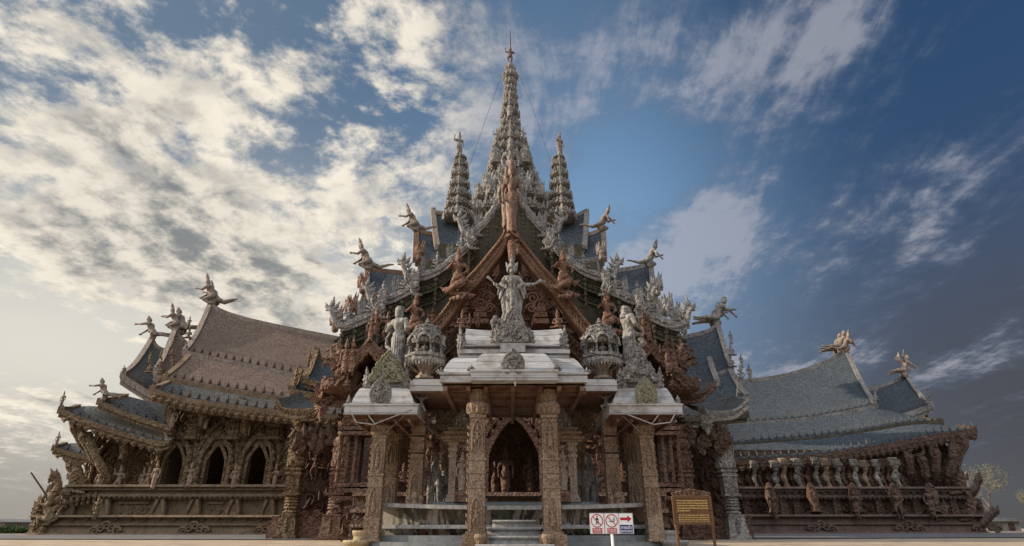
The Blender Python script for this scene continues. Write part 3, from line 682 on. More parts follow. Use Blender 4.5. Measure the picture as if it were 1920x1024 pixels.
# raking end bay, set further back
xe0, _ = zx(168, 850, YL+1.0); wall(LW, xe0, xl0-.05, .3, zx(250, 770, YL+1)[1], YL+1.0, .6)
LW.box((xe0+.3, YL+5.5, .3), (.6, 8, zx(250, 800, YL+1)[1]))
relief(LW, xl0, xl1, zb+.4, zt-.2, YL, 330, .42, [(x-1.25, x+1.25, wz0, wz1+1.0) for x in wins]); relief(LW, xe0, xl0, zb, zb+4.8, YL+1.0, 200, .45)
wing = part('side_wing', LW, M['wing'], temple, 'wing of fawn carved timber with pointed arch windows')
for x in wins:
    arch_window(wing, x, wz0, ww, wz1-wz0, YL, M['wing'], tower=(x+.95, wz1+.25, .62, 2.75))
for q in (205, 262): # blind arches of the end bay
    x = zx(q, 880, YL+1)[0]; arch_window(wing, x, wz0, ww*.95, (wz1-wz0)*.95, YL+1.0, M['wing'], 'blind_arch')
# curved sills, cornice, plinth
xc0 = zx(120, 930, YL-1)[0]
mo = MB(); zc = zx(400, 936, YL-1)[1]
moulding(mo, xc0, xl1, YL-.2, zc, [(.55, .16), (.75, .16), (.62, .20), (.85, .18), (1.0, .14)])
leaves_along(mo, [(xc0, YL-1.0, zc+.18), (xl1, YL-1.0, zc+.18)], .30, .17, .24, (0, -.2, -1), (1, 0, 0), .08)
for x in [xc0+.6+i*.55 for i in range(int((xl1-xc0)/.55))]: mo.scroll((x, YL-1.02, zc+.60), (1, 0, 0), (0, 0, 1), .10, 1.2, .32)
mo.tube([(xc0+.4, YL-.8, zc+.42), (xc0-.15, YL-.8, zc+.46), (xc0-.45, YL-.8, zc+.62)], [.36, .30, .10], 10)
for k in range(9): mo.leaf((xc0-.2-.1*k+random.uniform(-.2, .2), YL-1.05, zc+.2+.13*k), (random.uniform(-1, .1), -.1, 1), (1, 0, .4), .7, .42, .2)
part('cornice', mo, M['wingp'], wing)
for dz, yo, k in ((.35, -1.0, 1.5), (.1, -.4, 1.2), (.7, -.2, 1.1)): put('prow_serpent', PR['naga'], (xc0+.3, YL+yo, zc+dz), wing, 0, k, M['wing'])
for k in range(7): put('prow_flame', PR['flame'], (xc0-.1+.55*k*.6, YL-.95, zc-.5+.06*k), wing, .4*k, .75, M['wing'])
pl_ = MB(); zp0 = zx(400, 977, YL-.8)[1]
pl_.box(((xc0+xl1)/2+.3, YL+2, zp0-.3), (xl1-xc0-.6, 5.0, zc-zp0+.35))
px_list = [130, 196, 300, 365, 440, 505, 580]
for q in px_list:
    x = zx(q, 960, YL-.6)[0]; pl_.box((x, YL-.62, zp0), (.62, .35, zc-zp0), 0, .8); pl_.tube([(x-.3, YL-.75, zp0), (x-.36, YL-.85, zp0+.5), (x-.15, YL-.82, zc)], [.16, .12, .16], 5); pl_.tube([(x+.3, YL-.75, zp0), (x+.36, YL-.85, zp0+.5), (x+.15, YL-.82, zc)], [.16, .12, .16], 5)
for a, b in zip(px_list, px_list[1:]):
    a, b = zx(a, 960, YL-.6)[0]+.75, zx(b, 960, YL-.6)[0]-.75
    if b-a > .8:
        relief(pl_, a+.15, b-.15, zp0+.35, zc-.35, YL-.5, int(30*(b-a)), .30)
        pl_.rail([(a, YL-.62, zc-.15), (b, YL-.62, zc-.15)], .1, .1); pl_.rail([(a, YL-.62, zp0+.22), (b, YL-.62, zp0+.22)], .1, .1)
part('plinth', pl_, M['wingp'], wing)
bs = MB(); xb0 = zx(52, 990, YL-2)[0]; xb1 = zx(640, 990, YL-2)[0]
moulding(bs, xb0, xb1, YL-.6, 0.0, [(1.55, .12), (1.35, .40), (1.42, .10), (1.30, .34), (1.6, .12)], 3.0)
for i in range(int((xb1-xb0)/.85)): bs.scroll((xb0+.7+i*.85, YL-1.95, .80), (1, 0, 0), (0, 0, 1), .11, 1.2, .4)
for q in (200, 365, 508):
    x = zx(q, 990, YL-2)[0]
    for k in range(5): bs.scroll((x+(k-2)*.32, YL-2.05, .22+.14*(2-abs(k-2))), (1, 0, 0), (0, 0, 1), .26, 1.5, .32, 1 if k > 2 else -1)
part('base', bs, M['wingp'], wing)
# roofs of the left wing
D = -2.0
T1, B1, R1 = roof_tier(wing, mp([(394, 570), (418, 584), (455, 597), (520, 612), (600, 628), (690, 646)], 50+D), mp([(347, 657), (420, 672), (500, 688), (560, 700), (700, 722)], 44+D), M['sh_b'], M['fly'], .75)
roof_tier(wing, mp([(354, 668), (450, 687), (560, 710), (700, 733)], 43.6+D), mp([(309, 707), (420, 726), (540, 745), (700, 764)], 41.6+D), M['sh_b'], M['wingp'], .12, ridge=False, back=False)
roof_tier(wing, mp([(316, 717), (420, 736), (540, 755), (700, 773)], 41.3+D), mp([(286, 727), (350, 745), (430, 757), (519, 768), (700, 782)], 39.6+D), M['sh_d'], M['wingp'], .08, ridge=False, back=False)
scallop_band(wing, mp([(289, 736), (350, 754), (430, 766), (519, 777), (660, 788)], 39.4+D), M['wing'])
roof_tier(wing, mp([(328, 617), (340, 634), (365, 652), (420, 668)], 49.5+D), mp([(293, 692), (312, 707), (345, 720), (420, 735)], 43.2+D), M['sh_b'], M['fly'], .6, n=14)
roof_tier(wing, mp([(283, 637), (298, 652), (340, 668), (400, 678)], 50.5+D), mp([(231, 700), (262, 720), (300, 738), (400, 752)], 43.8+D), M['sh_d'], M['fly'], .6, n=14)
roof_tier(wing, mp([(236, 742), (276, 752), (330, 768)], 42+D), mp([(188, 750), (240, 772), (325, 800)], 40+D), M['sh_d'], M['wing'], .08, n=16, ridge=False, back=False, beam=.3, tooth=.28)
roof_tier(wing, mp([(146, 762), (190, 763), (260, 782), (318, 801)], 42+D), mp([(115, 766), (200, 798), (299, 826), (322, 824)], 39.6+D), M['sh_d'], M['wing'], .10, n=20, ridge=False, back=False, beam=.3, tooth=.32)
scallop_band(wing, mp([(125, 778), (200, 808), (299, 836)], 39.5+D), M['wing'], .45)
roof_tier(wing, mp([(122, 832), (168, 829)], 48+D), mp([(103, 837), (140, 848), (172, 854)], 45.5+D), M['sh_d'], M['wing'], .05, n=10, ridge=False, back=False, beam=.3, tooth=.35)
scallop_band(wing, mp([(112, 848), (140, 858), (172, 864)], 45.4+D), M['wing'], .4)
# struts carved as leaning brackets under the end eaves
for a, b, r in (((150, 800), (190, 880), .22), ((135, 790), (165, 850), .18), ((165, 812), (205, 900), .22), ((128, 862), (160, 915), .20), ((140, 868), (172, 925), .22), ((240, 810), (236, 860), .22), ((328, 755), (322, 830), .26), ((465, 775), (460, 820), .22), ((385, 770), (380, 805), .22)):
    p, q = P(a[0], a[1], 38.2), P(b[0], b[1], 38.8); pts = [p.lerp(q, t)+V((0, -.25*math.sin(t*PI), .0)) for t in (0, .25, .5, .75, 1)]
    br = MB(); br.tube(pts, [r*.9, r*1.4, r, r*1.25, r*.6], 7)
    for k in range(5): c = p.lerp(q, .1+.2*k); br.leaf(c+V((0, -r, 0)), (random.uniform(-1, 1), -.4, .9), (1, 0, 0), .55, .34, .16)
    part('eave_bracket', br, M['wing'], wing)

# ================================================================== right wing
YR = 47.0
RW = MB(); xr0 = zx(1325, 890, YR)[0]; xr1 = zx(1700, 890, YR)[0]; xr2 = zx(1798, 890, YR+1)[0]
ztr = zx(1500, 846, YR)[1]; zcr = zx(1500, 921, YR-1)[1]; wzr0 = zx(1500, 916, YR)[1]; wzr1 = zx(1500, 870, YR)[1]
rh = [(zx(a, 890, YR)[0], zx(b, 890, YR)[0], wzr0, wzr1) for a, b in ((1424, 1447), (1500, 1524), (1575, 1600), (1650, 1674))]
wall(RW, xr0, xr1, .3, ztr+.1, YR, .6, rh); wall(RW, xr1+.05, xr2, .3, ztr+.5, YR+.8, .6)
RW.box(((xr0+xr2)/2, YR+9, .3), (xr2-xr0, .4, ztr+.1)); RW.box((xr2-.3, YR+5.2, .3), (.5, 7.5, ztr+.8))
relief(RW, xr0, xr1, zcr, ztr-.1, YR, 90, .5, rh); relief(RW, xr1, xr2, zcr, ztr+.7, YR+.8, 90, .6)
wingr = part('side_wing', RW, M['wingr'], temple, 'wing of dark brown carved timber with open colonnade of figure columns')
def fig_col(parent, X, Y, z0, z1, mat, r=.22):
    """figure column: twisted body, cupped capital of petals"""
    mb = MB(); H = z1-z0; pts = []; rd = []
    for i in range(13):
        t = i/12; pts.append((X+.09*math.sin(t*9), Y+.06*math.cos(t*9), z0+H*.78*t)); rd.append(r*(1.05+.30*math.sin(t*15)))
    mb.tube(pts, rd, 8)
    mb.lathe([(r*1.0, H*.74), (r*1.4, H*.80), (r*1.8, H*.93), (r*1.95, H*.97), (r*1.6, H)], (X, Y, z0), 9)
    for k in range(7): mb.leaf((X+(k-3)*r*.55, Y-r*1.2, z0+H*.74), (0, -.35, 1), (1, 0, 0), H*.22, r*.8, .1)
    for k in range(6): mb.scroll((X+random.uniform(-r, r)*.6, Y-r*1.05, z0+H*random.uniform(.1, .7)), (1, 0, 0), (0, 0, 1), r*.6, 1.3, .35, random.choice((-1, 1)))
    return part('column', mb, mat, parent)
for q, mt in ((1403, 'wingr'), (1414, 'greyd'), (1424, 'hall'), (1441, 'wingr'), (1453, 'greyd'), (1463, 'hall'), (1470, 'col'), (1484, 'wingr'), (1495, 'greyd'), (1502, 'wingr'), (1514, 'hall'), (1531, 'greyd'), (1541, 'wingr'), (1549, 'col'), (1558, 'hall'), (1571, 'greyd'), (1581, 'wingr'), (1594, 'hall'), (1604, 'spire'), (1613, 'wingr'), (1622, 'col'), (1631, 'hall'), (1645, 'spire'), (1654, 'wingr'), (1667, 'hall'), (1679, 'spire'), (1689, 'wingr')):
    d_ = mt in ('wingr', 'hall'); Yc = YR-.25 if d_ else YR-.55; x = zx(q, 890, Yc)[0]; fig_col(wingr, x, Yc, wzr0-.25, zx(q, 857, Yc)[1]-random.uniform(0, .3), M[mt], random.uniform(.12, .16) if d_ else random.uniform(.15, .21))
mo = MB(); xq1 = zx(1822, 925, YR-1)[0]
moulding(mo, xr0, xq1, YR-.2, zcr-.55, [(.55, .16), (.75, .16), (.62, .22), (.85, .18), (1.0, .14)])
for x in [xr0+i*.55 for i in range(int((xq1-xr0)/.55))]: mo.scroll((x, YR-1.0, zcr-.1), (1, 0, 0), (0, 0, 1), .17, 1.2, .32)
leaves_along(mo, [(xr0, YR-1.0, zcr-.4), (xq1, YR-1.0, zcr-.4)], .32, .2, .26, (0, -.2, -1), (1, 0, 0), .08)
mo.tube([(xq1-.5, YR-.8, zcr-.2), (xq1+.1, YR-.8, zcr-.1), (xq1+.4, YR-.8, zcr+.15)], [.40, .34, .10], 10)
for k in range(9): mo.leaf((xq1+.1*k, YR-1.1, zcr-.3+.13*k), (random.uniform(0, .8), -.1, 1), (1, 0, -.4), .8, .45, .2)
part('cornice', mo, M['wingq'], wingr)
for dz, yo, k in ((-.2, -1.0, 1.9), (-.5, -.4, 1.5), (.1, .1, 1.5)): put('prow_serpent', PR['naga'], (xq1-.5, YR+yo, zcr+dz), wingr, PI, k, M['wingr'])
pl_ = MB(); zp0 = zx(1500, 974, YR-.8)[1]
pl_.box(((xr0+xr2)/2, YR+2, zp0-.3), (xr2-xr0, 5, zcr-zp0-.2))
for q in (1400, 1470, 1495, 1570, 1600, 1650, 1720, 1790): x = zx(q, 960, YR-.6)[0]; pl_.box((x, YR-.62, zp0), (.6, .35, zcr-zp0-.5), 0, .8)
relief(pl_, xr0, xr2, zp0+.2, zcr-.7, YR-.55, 100, .5); part('plinth', pl_, M['wingr'], wingr)
bs = MB(); xs1 = zx(1850, 990, YR-2)[0]
moulding(bs, zx(1340, 990, YR-2)[0], xs1, YR-.6, 0, [(1.55, .14), (1.35, .45), (1.42, .12), (1.30, .40), (1.6, .14)], 3)
bs.tube([(xs1-.3, YR-1.7, .7), (xs1+.3, YR-1.7, .78), (xs1+.7, YR-1.7, 1.0)], [.45, .36, .1], 10)
for k in range(9): bs.leaf((xs1+.16*k-.4, YR-2.1, .4+.11*k), (random.uniform(0, .7), -.1, 1), (1, 0, -.3), .7, .45, .2)
for q in (1540, 1705, 1850):
    x = zx(q, 990, YR-2)[0]
    for k in range(5): bs.scroll((x+(k-2)*.36, YR-2.05, .25+.16*(2-abs(k-2))), (1, 0, 0), (0, 0, 1), .3, 1.5, .32, 1 if k > 2 else -1)
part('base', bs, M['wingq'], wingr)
for dx_, k in ((-.6, 1.9), (-2.6, 1.4)): put('prow_serpent', PR['naga'], (xs1+dx_, YR-1.9, .85), wingr, PI, k, M['wingr'])
# leaning figures standing against the plinth are carved posts of the wing
for q, lean in ((1455, .35), (1533, .35), (1612, .4), (1688, .3), (1757, .5)):
    a = zx(q, 974, YR-1.9)[0]; b = zx(q-16 if lean else q, 908, YR-1.3)[0]; mb = MB()
    z0, z1 = 1.35, zcr+.55; pts = [V((a+(b-a)*t, YR-1.9+.5*t, z0+(z1-z0)*t)) for t in (0, .15, .35, .55, .72, .86, .93, 1)]
    mb.tube(pts, [.42, .30, .36, .44, .36, .26, .22, .10], 8)
    for k in range(12): c = pts[0].lerp(pts[-1], random.random()*.9); mb.scroll(c+V((random.uniform(-.25, .25), -.32, 0)), (1, 0, 0), (0, 0, 1), .17, 1.3, .34, random.choice((-1, 1)))
    part('figure_post', mb, M['wingr'] if q != 1533 else M['hall'], wingr)
# roofs
E = 0.0
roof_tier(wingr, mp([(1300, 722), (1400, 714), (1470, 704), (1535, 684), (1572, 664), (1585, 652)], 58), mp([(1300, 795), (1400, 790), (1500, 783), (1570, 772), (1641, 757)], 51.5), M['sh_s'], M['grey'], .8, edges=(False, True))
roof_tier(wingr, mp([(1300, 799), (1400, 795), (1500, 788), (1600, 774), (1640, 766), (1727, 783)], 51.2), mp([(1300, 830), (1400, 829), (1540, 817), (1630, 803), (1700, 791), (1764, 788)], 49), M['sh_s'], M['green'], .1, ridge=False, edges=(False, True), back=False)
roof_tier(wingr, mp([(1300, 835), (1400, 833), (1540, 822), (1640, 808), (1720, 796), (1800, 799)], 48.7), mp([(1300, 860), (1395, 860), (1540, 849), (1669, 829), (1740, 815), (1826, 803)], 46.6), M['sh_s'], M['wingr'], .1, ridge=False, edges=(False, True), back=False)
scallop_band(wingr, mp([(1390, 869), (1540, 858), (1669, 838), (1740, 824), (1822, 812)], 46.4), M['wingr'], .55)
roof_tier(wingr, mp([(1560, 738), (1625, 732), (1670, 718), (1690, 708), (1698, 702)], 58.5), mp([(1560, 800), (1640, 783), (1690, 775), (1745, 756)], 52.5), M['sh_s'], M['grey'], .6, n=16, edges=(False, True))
roof_tier(wingr, mp([(1640, 785), (1700, 778), (1725, 772)], 56), mp([(1640, 800), (1700, 790), (1735, 778)], 54), M['sh_d'], M['wingr'], .05, n=10, ridge=False, edges=(False, True), back=False, tooth=0)
for a, b, r in (((1810, 815), (1780, 890), .3), ((1790, 825), (1775, 905), .3), ((1750, 835), (1752, 900), .3), ((1800, 820), (1790, 870), .25), ((1700, 845), (1706, 900), .25), ((1722, 850), (1735, 905), .3)):
    p, q = P(a[0], a[1], YR-.8), P(b[0], b[1], YR-.2); pts = [p.lerp(q, t)+V((0, -.25*math.sin(t*PI), .0)) for t in (0, .25, .5, .75, 1)]
    br = MB(); br.tube(pts, [r*.9, r*1.4, r, r*1.25, r*.6], 7)
    for k in range(5): c = p.lerp(q, .1+.2*k); br.leaf(c+V((0, -r, 0)), (random.uniform(-1, 1), -.4, .9), (1, 0, 0), .6, .36, .16)
    part('eave_bracket', br, M['wingr'], wingr)

# ================================================================== spires
def spire(name, pxc, Y, stations, mat, label, lv=10, dens=1.0):
    """tapering spire of redented tiers; every ledge carries a ring of flame leaves"""
    c0 = P(pxc, stations[0][0], Y); root = None
    pts = []
    for y, hw in stations: p = P(pxc, y, Y); pts.append((p.z, hw*px2m(y, Y)*.80))
    X = c0.x
    for i, ((z0, r0), (z1, r1)) in enumerate(zip(pts, pts[1:])):
        mb = MB(); H = z1-z0
        mb.lathe([(r0*.74, 0), (r0*.90, H*.05), (r0*1.04, H*.16), (r0*1.02, H*.24), (r0*.72, H*.30), (r0*.60, H*.52), (r0*.58, H*.66), (min(r0*.78, r1*1.08), H*.76), (r1*.80, H*.84), (r1*.74, H)], (X, Y, z0), square=True)
        nl = max(3, int(lv*r0**.5*dens))
        for q in range(4):
            a = q*PI/2; ca, sa = math.cos(a), math.sin(a)
            for k in range(nl):
                o = (k-(nl-1)/2)/((nl-1)/2)*r0*.80
                rr = r0*(1.0 if abs(o) < r0*.55 else .82)
                x, y = ca*rr-sa*o, sa*rr+ca*o
                hgt = H*((.50 if name == 'spire' else .36)+.24*(1-abs(o)/r0)+random.uniform(-.06, .1)); w_ = max(2.4*r0/nl, .12)
                mb.leaf((X+x, Y+y, z0+H*.12), (ca*.16, sa*.16, 1), (-sa, ca, 0), hgt, w_, w_*.4)
                if k % 2 == 0: mb.leaf((X+x*.8, Y+y*.8, z0+H*.55), (ca*.14, sa*.14, 1), (-sa, ca, 0), hgt*.75, w_*.9, w_*.4)
            # niche front with gable leaf
            mb.leaf((X+ca*r0*1.03, Y+sa*r0*1.03, z0+H*.05), (ca*.08, sa*.08, 1), (-sa, ca, 0), H*.95, r0*.62, r0*.2)
            mb.tube([(X+ca*r0*1.12, Y+sa*r0*1.12, z0+H*(.06+.09*k)) for k in range(5)], [r0*.13, r0*.15, r0*.11, r0*.13, r0*.05], 6)
        if root is None: root = part(name, mb, mat, temple, label)
        else: part('tier', mb, mat, root)
    return root, X, pts
ms, MSX, msp = spire('spire', 957, 50, [(470, 118), (436, 104), (405, 90), (380, 72), (355, 57), (335, 50), (318, 45), (297, 40), (277, 34), (258, 26), (243, 20), (222, 19), (205, 16), (190, 15)], M['spire'], 'tall grey central spire bristling with carved flame leaves', 9)
for i, (z, r) in enumerate(msp[:10]):
    for k in range(14):
        a = 2*PI*k/14+.3*i
        if math.sin(a) > .5: continue
        rr = r*random.uniform(.82, 1.08); sc_ = min(2.2, .62*r)*random.uniform(.75, 1.25)
        put('flame_finial' if k % 3 else 'spire_figure', PR['flame' if k % 3 else 'sit'], (MSX+math.cos(a)*rr, 50+math.sin(a)*rr, z+.15*sc_), ms, 0 if k % 3 else a+PI/2, sc_*(1.0 if k % 3 else .9), M['spire'])
mb = MB(); p0 = P(957, 190, 50); q = px2m(160, 50)
mb.lathe([(11*q, 0), (12*q, .4), (9.5*q, .8), (8.5*q, 1.6), (9.5*q, 2.3), (13*q, 3.4), (12*q, 3.8), (7*q, 4.4), (8*q, 4.7), (6*q, 5.0), (4*q, 5.3)], (MSX, 50, p0.z), 12)
for k in range(5):
    zz = p0.z+.1+k*.95
    for a in range(12): t = a*PI/6+.2*k; r = (11, 8.8, 9, 12, 7.5)[k]*q; mb.leaf((MSX+math.cos(t)*r, 50+math.sin(t)*r, zz), (math.cos(t)*.22, math.sin(t)*.22, 1), (-math.sin(t), math.cos(t), 0), .9, .5, .18)
ft = part('tier', mb, M['spire'], ms)
for q in (-1, 1):   # the two attendant turrets on the shoulders of the spire
    mb = MB(); a = P(957+q*27, 282, 48); k = px2m(270, 48)
    mb.lathe([(9*k, -1.6), (8*k, -.5), (9*k, -.3), (6*k, .1), (5*k, .6)], (a.x, 48, a.z), square=True)
    for t in range(10): mb.leaf((a.x+math.cos(t*.63)*8*k, 48+math.sin(t*.63)*8*k, a.z-1.4), (0, 0, 1), (-math.sin(t*.63), math.cos(t*.63), 0), 1.3, .6, .2)
    part('shoulder_turret', mb, M['spire'], ms)
for q, cx_ in ((-1, 859), (1, 1052)):
    spire('corner_spire', cx_, 43, [(414, 31), (393, 27), (375, 24), (355, 20), (336, 17.5), (316, 15), (300, 12), (292, 9)], M['spire'], None, 9)

# ================================================================== stacked cross roofs behind the great gable
stack = None
def cross_roof(top, bot, Yt, Yb, left, sh=M['sh_s'], trim=M['grey'], **kw):
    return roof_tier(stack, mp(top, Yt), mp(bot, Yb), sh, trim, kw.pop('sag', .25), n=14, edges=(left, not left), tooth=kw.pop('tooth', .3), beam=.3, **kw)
sb = MB()
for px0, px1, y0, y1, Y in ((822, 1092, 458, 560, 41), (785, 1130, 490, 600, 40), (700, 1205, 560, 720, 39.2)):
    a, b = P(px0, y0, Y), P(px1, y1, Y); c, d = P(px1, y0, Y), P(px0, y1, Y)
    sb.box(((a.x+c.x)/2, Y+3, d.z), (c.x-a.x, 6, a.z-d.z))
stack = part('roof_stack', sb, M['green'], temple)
cross_roof([(812, 392), (822, 400), (890, 405)], [(820, 462), (850, 466), (890, 472)], 44, 41.5, True, trim=M['fly'])
cross_roof([(781, 430), (800, 438), (860, 443)], [(779, 486), (820, 490), (860, 494)], 43, 40.5, True, trim=M['board'])
cross_roof([(690, 502), (705, 507), (765, 513), (830, 518)], [(686, 549), (765, 556), (830, 560)], 43, 40, True, trim=M['board'])
cross_roof([(684, 555), (700, 558), (800, 566)], [(664, 602), (720, 608), (800, 616)], 40, 38.6, True, trim=M['green'], ridge=False, back=False)
cross_roof([(1030, 420), (1070, 410), (1100, 395)], [(1040, 470), (1070, 466), (1096, 461)], 44, 41.5, False)
cross_roof([(1060, 450), (1105, 440), (1131, 430)], [(1070, 492), (1110, 489), (1133, 485)], 43, 40.5, False, trim=M['fly'])
cross_roof([(1090, 518), (1151, 509), (1205, 500), (1220, 491)], [(1090, 560), (1160, 554), (1225, 549)], 43, 40, False)
cross_roof([(1110, 566), (1180, 556), (1226, 553)], [(1120, 606), (1200, 598), (1243, 588)], 40, 38.6, False, trim=M['green'], ridge=False, back=False)
# two smaller roofs between the great hall and the right wing
cross_roof([(1240, 640), (1284, 632), (1325, 622), (1346, 608)], [(1240, 718), (1300, 712), (1371, 688)], 46, 42.5, False, sag=.4)
cross_roof([(1270, 690), (1310, 684), (1330, 672)], [(1270, 738), (1310, 735), (1345, 716)], 42.4, 41, False, sag=.2, ridge=False, back=False)
cross_roof([(1280, 716), (1340, 706), (1370, 695)], [(1280, 760), (1350, 752), (1400, 742)], 41.8, 39.6, False, sag=.3, ridge=False, back=False)
cross_roof([(1270, 765), (1340, 762), (1390, 757)], [(1270, 782), (1340, 780), (1398, 775)], 39.4, 38.6, False, sag=.05, ridge=False, back=False, sh=M['sh_d'], trim=M['green'])
# and their counterparts on the left
cross_roof([(592, 656), (605, 676), (640, 692)], [(572, 708), (600, 716), (650, 724)], 34, 31.5, True, sag=.3, trim=M['wing'])
cross_roof([(562, 690), (575, 706), (610, 722)], [(548, 727), (575, 734), (640, 744)], 33.5, 31.2, True, sag=.3, trim=M['wing'], back=False)
hx0, hx1 = P(665, 720, 32).x, P(1250, 720, 32).x
cb = MB(); cb.box(((hx0+hx1)/2, 36.5, 0), (hx1-hx0, 9, P(957, 660, 32).z)); part('core_wall', cb, M['hall'], temple)

# ================================================================== great front gable
GY = 28.0
segs = [[(947, 336), (937, 374), (922, 404), (902, 428), (880, 444)], [(892, 452), (870, 473), (851, 489), (824, 509), (800, 519), (774, 526)],
        [(786, 539), (770, 546), (756, 553), (740, 561), (722, 567), (706, 571)], [(722, 580), (708, 588), (694, 596), (676, 604), (658, 611), (640, 615)]]
gb = MB()
brown_o = [(957, 388), (951, 418), (942, 445), (922, 471), (896, 503), (873, 527), (850, 560), (826, 592), (800, 620), (770, 645)]
brown_i = [(957, 424), (951, 448), (941, 472), (920, 500), (895, 531), (875, 551), (857, 577), (834, 608), (810, 634), (782, 658)]
def half(pts, Y, s, n=24):
    q = [P(x if s < 0 else mx(x), y, Y) for x, y in pts]; return smooth_poly(q, n)
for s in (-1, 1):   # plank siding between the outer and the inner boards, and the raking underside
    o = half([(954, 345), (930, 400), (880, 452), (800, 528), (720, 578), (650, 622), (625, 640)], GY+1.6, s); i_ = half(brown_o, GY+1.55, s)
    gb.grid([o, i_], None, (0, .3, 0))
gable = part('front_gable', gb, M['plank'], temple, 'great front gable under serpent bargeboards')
for s in (-1, 1):
    bb = MB(); o = half(brown_o, GY-.8, s, 34); i_ = half(brown_i, GY-.8, s, 34)
    bb.grid([o, i_], None, (0, .9, 0))
    for q in (o, i_): bb.tube([p+V((0, -.03, 0)) for p in q], .10, 6)
    for k in range(2, 33): c = o[k].lerp(i_[k], .5); bb.scroll(c+V((0, -.05, 0)), (o[k]-o[k-1]).normalized(), (i_[k]-o[k]).normalized(), .19, 1.4, .28, 1 if k % 2 else -1)
    part('inner_bargeboard', bb, M['board'], gable)
    b2 = MB(); o = half([(940, 510), (905, 560), (880, 590), (850, 625), (815, 660)], GY+.6, s); i_ = half([(940, 535), (912, 582), (888, 608), (860, 640), (825, 675)], GY+.6, s)
    b2.grid([o, i_], None, (0, .5, 0))
    for q in (o, i_): b2.tube([p+V((0, -.05, 0)) for p in q], .08, 5)
    for k in range(1, 23): b2.scroll(o[k].lerp(i_[k], .5)+V((0, -.06, 0)), (1, 0, 0), (0, 0, 1), .2, 1.4, .3)
    part('lower_board', b2, M['hall'], gable)
    for si, sg in enumerate(segs):
        Y = GY+.9-.35*si if False else GY+.3+.45*(3-si)
        c = half(sg, Y, s, 26); m_ = px2m(sg[2][1], Y)
        rl = MB(); rl.tube([p+V((0, 0, .12)) for p in c], [.24+.03*math.sin(k*1.3) for k in range(26)], 7)
        rl.rail([p+V((0, .1, .06)) for p in c], .5, .30, side=V((0, 1, 0)))
        bg_ = part('serpent_bargeboard', rl, M['grey'], gable)
        lt = MB()   # two stepped lattice boards beneath, carried back as the roof's edge
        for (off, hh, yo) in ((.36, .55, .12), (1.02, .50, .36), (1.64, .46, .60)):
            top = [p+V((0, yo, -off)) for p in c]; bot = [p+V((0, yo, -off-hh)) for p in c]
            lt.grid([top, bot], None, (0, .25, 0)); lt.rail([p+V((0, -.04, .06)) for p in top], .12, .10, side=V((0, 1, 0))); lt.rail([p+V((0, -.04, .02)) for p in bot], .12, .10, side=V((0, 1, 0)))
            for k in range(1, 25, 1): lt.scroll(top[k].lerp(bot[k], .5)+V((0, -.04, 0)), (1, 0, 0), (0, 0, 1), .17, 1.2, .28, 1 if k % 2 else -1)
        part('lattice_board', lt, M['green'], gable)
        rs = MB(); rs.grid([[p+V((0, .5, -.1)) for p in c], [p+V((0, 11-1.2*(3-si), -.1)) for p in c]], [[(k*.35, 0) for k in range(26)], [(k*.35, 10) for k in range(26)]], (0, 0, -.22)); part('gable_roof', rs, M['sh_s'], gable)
        # turned pendants hanging under the boards
        for k in (3, 10, 17, 24):
            p = c[k]+V((0, -.05, -.35)); Lp = 1.7
            pd = MB(); pd.tube([p+V((0, 0, -Lp*t)) for t in (0, .1, .14, .25, .3, .42, .46, .58, .62, .75, .8, .92, 1)], [.13, .13, .07, .11, .06, .10, .06, .11, .06, .10, .06, .08, .02], 6); part('pendant', pd, M['green'], gable)
        rz = 0 if s < 0 else PI
        e = c[-1]; sc = (1.85, 1.75, 1.6, 1.75)[si]
        put('serpent_head', PR['naga'], e+V((-s*-.35, -.1, -.05)), gable, rz, sc, M['grey'])
        put('serpent_tail', PR['naga'], c[1]+V((s*.2, -.3, -.55)), gable, rz+PI*0, sc*.55, M['grey'])
        nfig = (3, 5, 4, 4)[si]
        for k in range(nfig):
            p = c[int(3+k*(19/max(nfig-1, 1)))]+V((0, .05, .22))
            if k % 2 == 0: put('ridge_flame', PR['flame'], p, gable, .3*k, (.95, .8, 1.25), M['grey'])
            else: put('ridge_figure', PR['sit'], p, gable, -.3*s, 1.45, M['grey'])
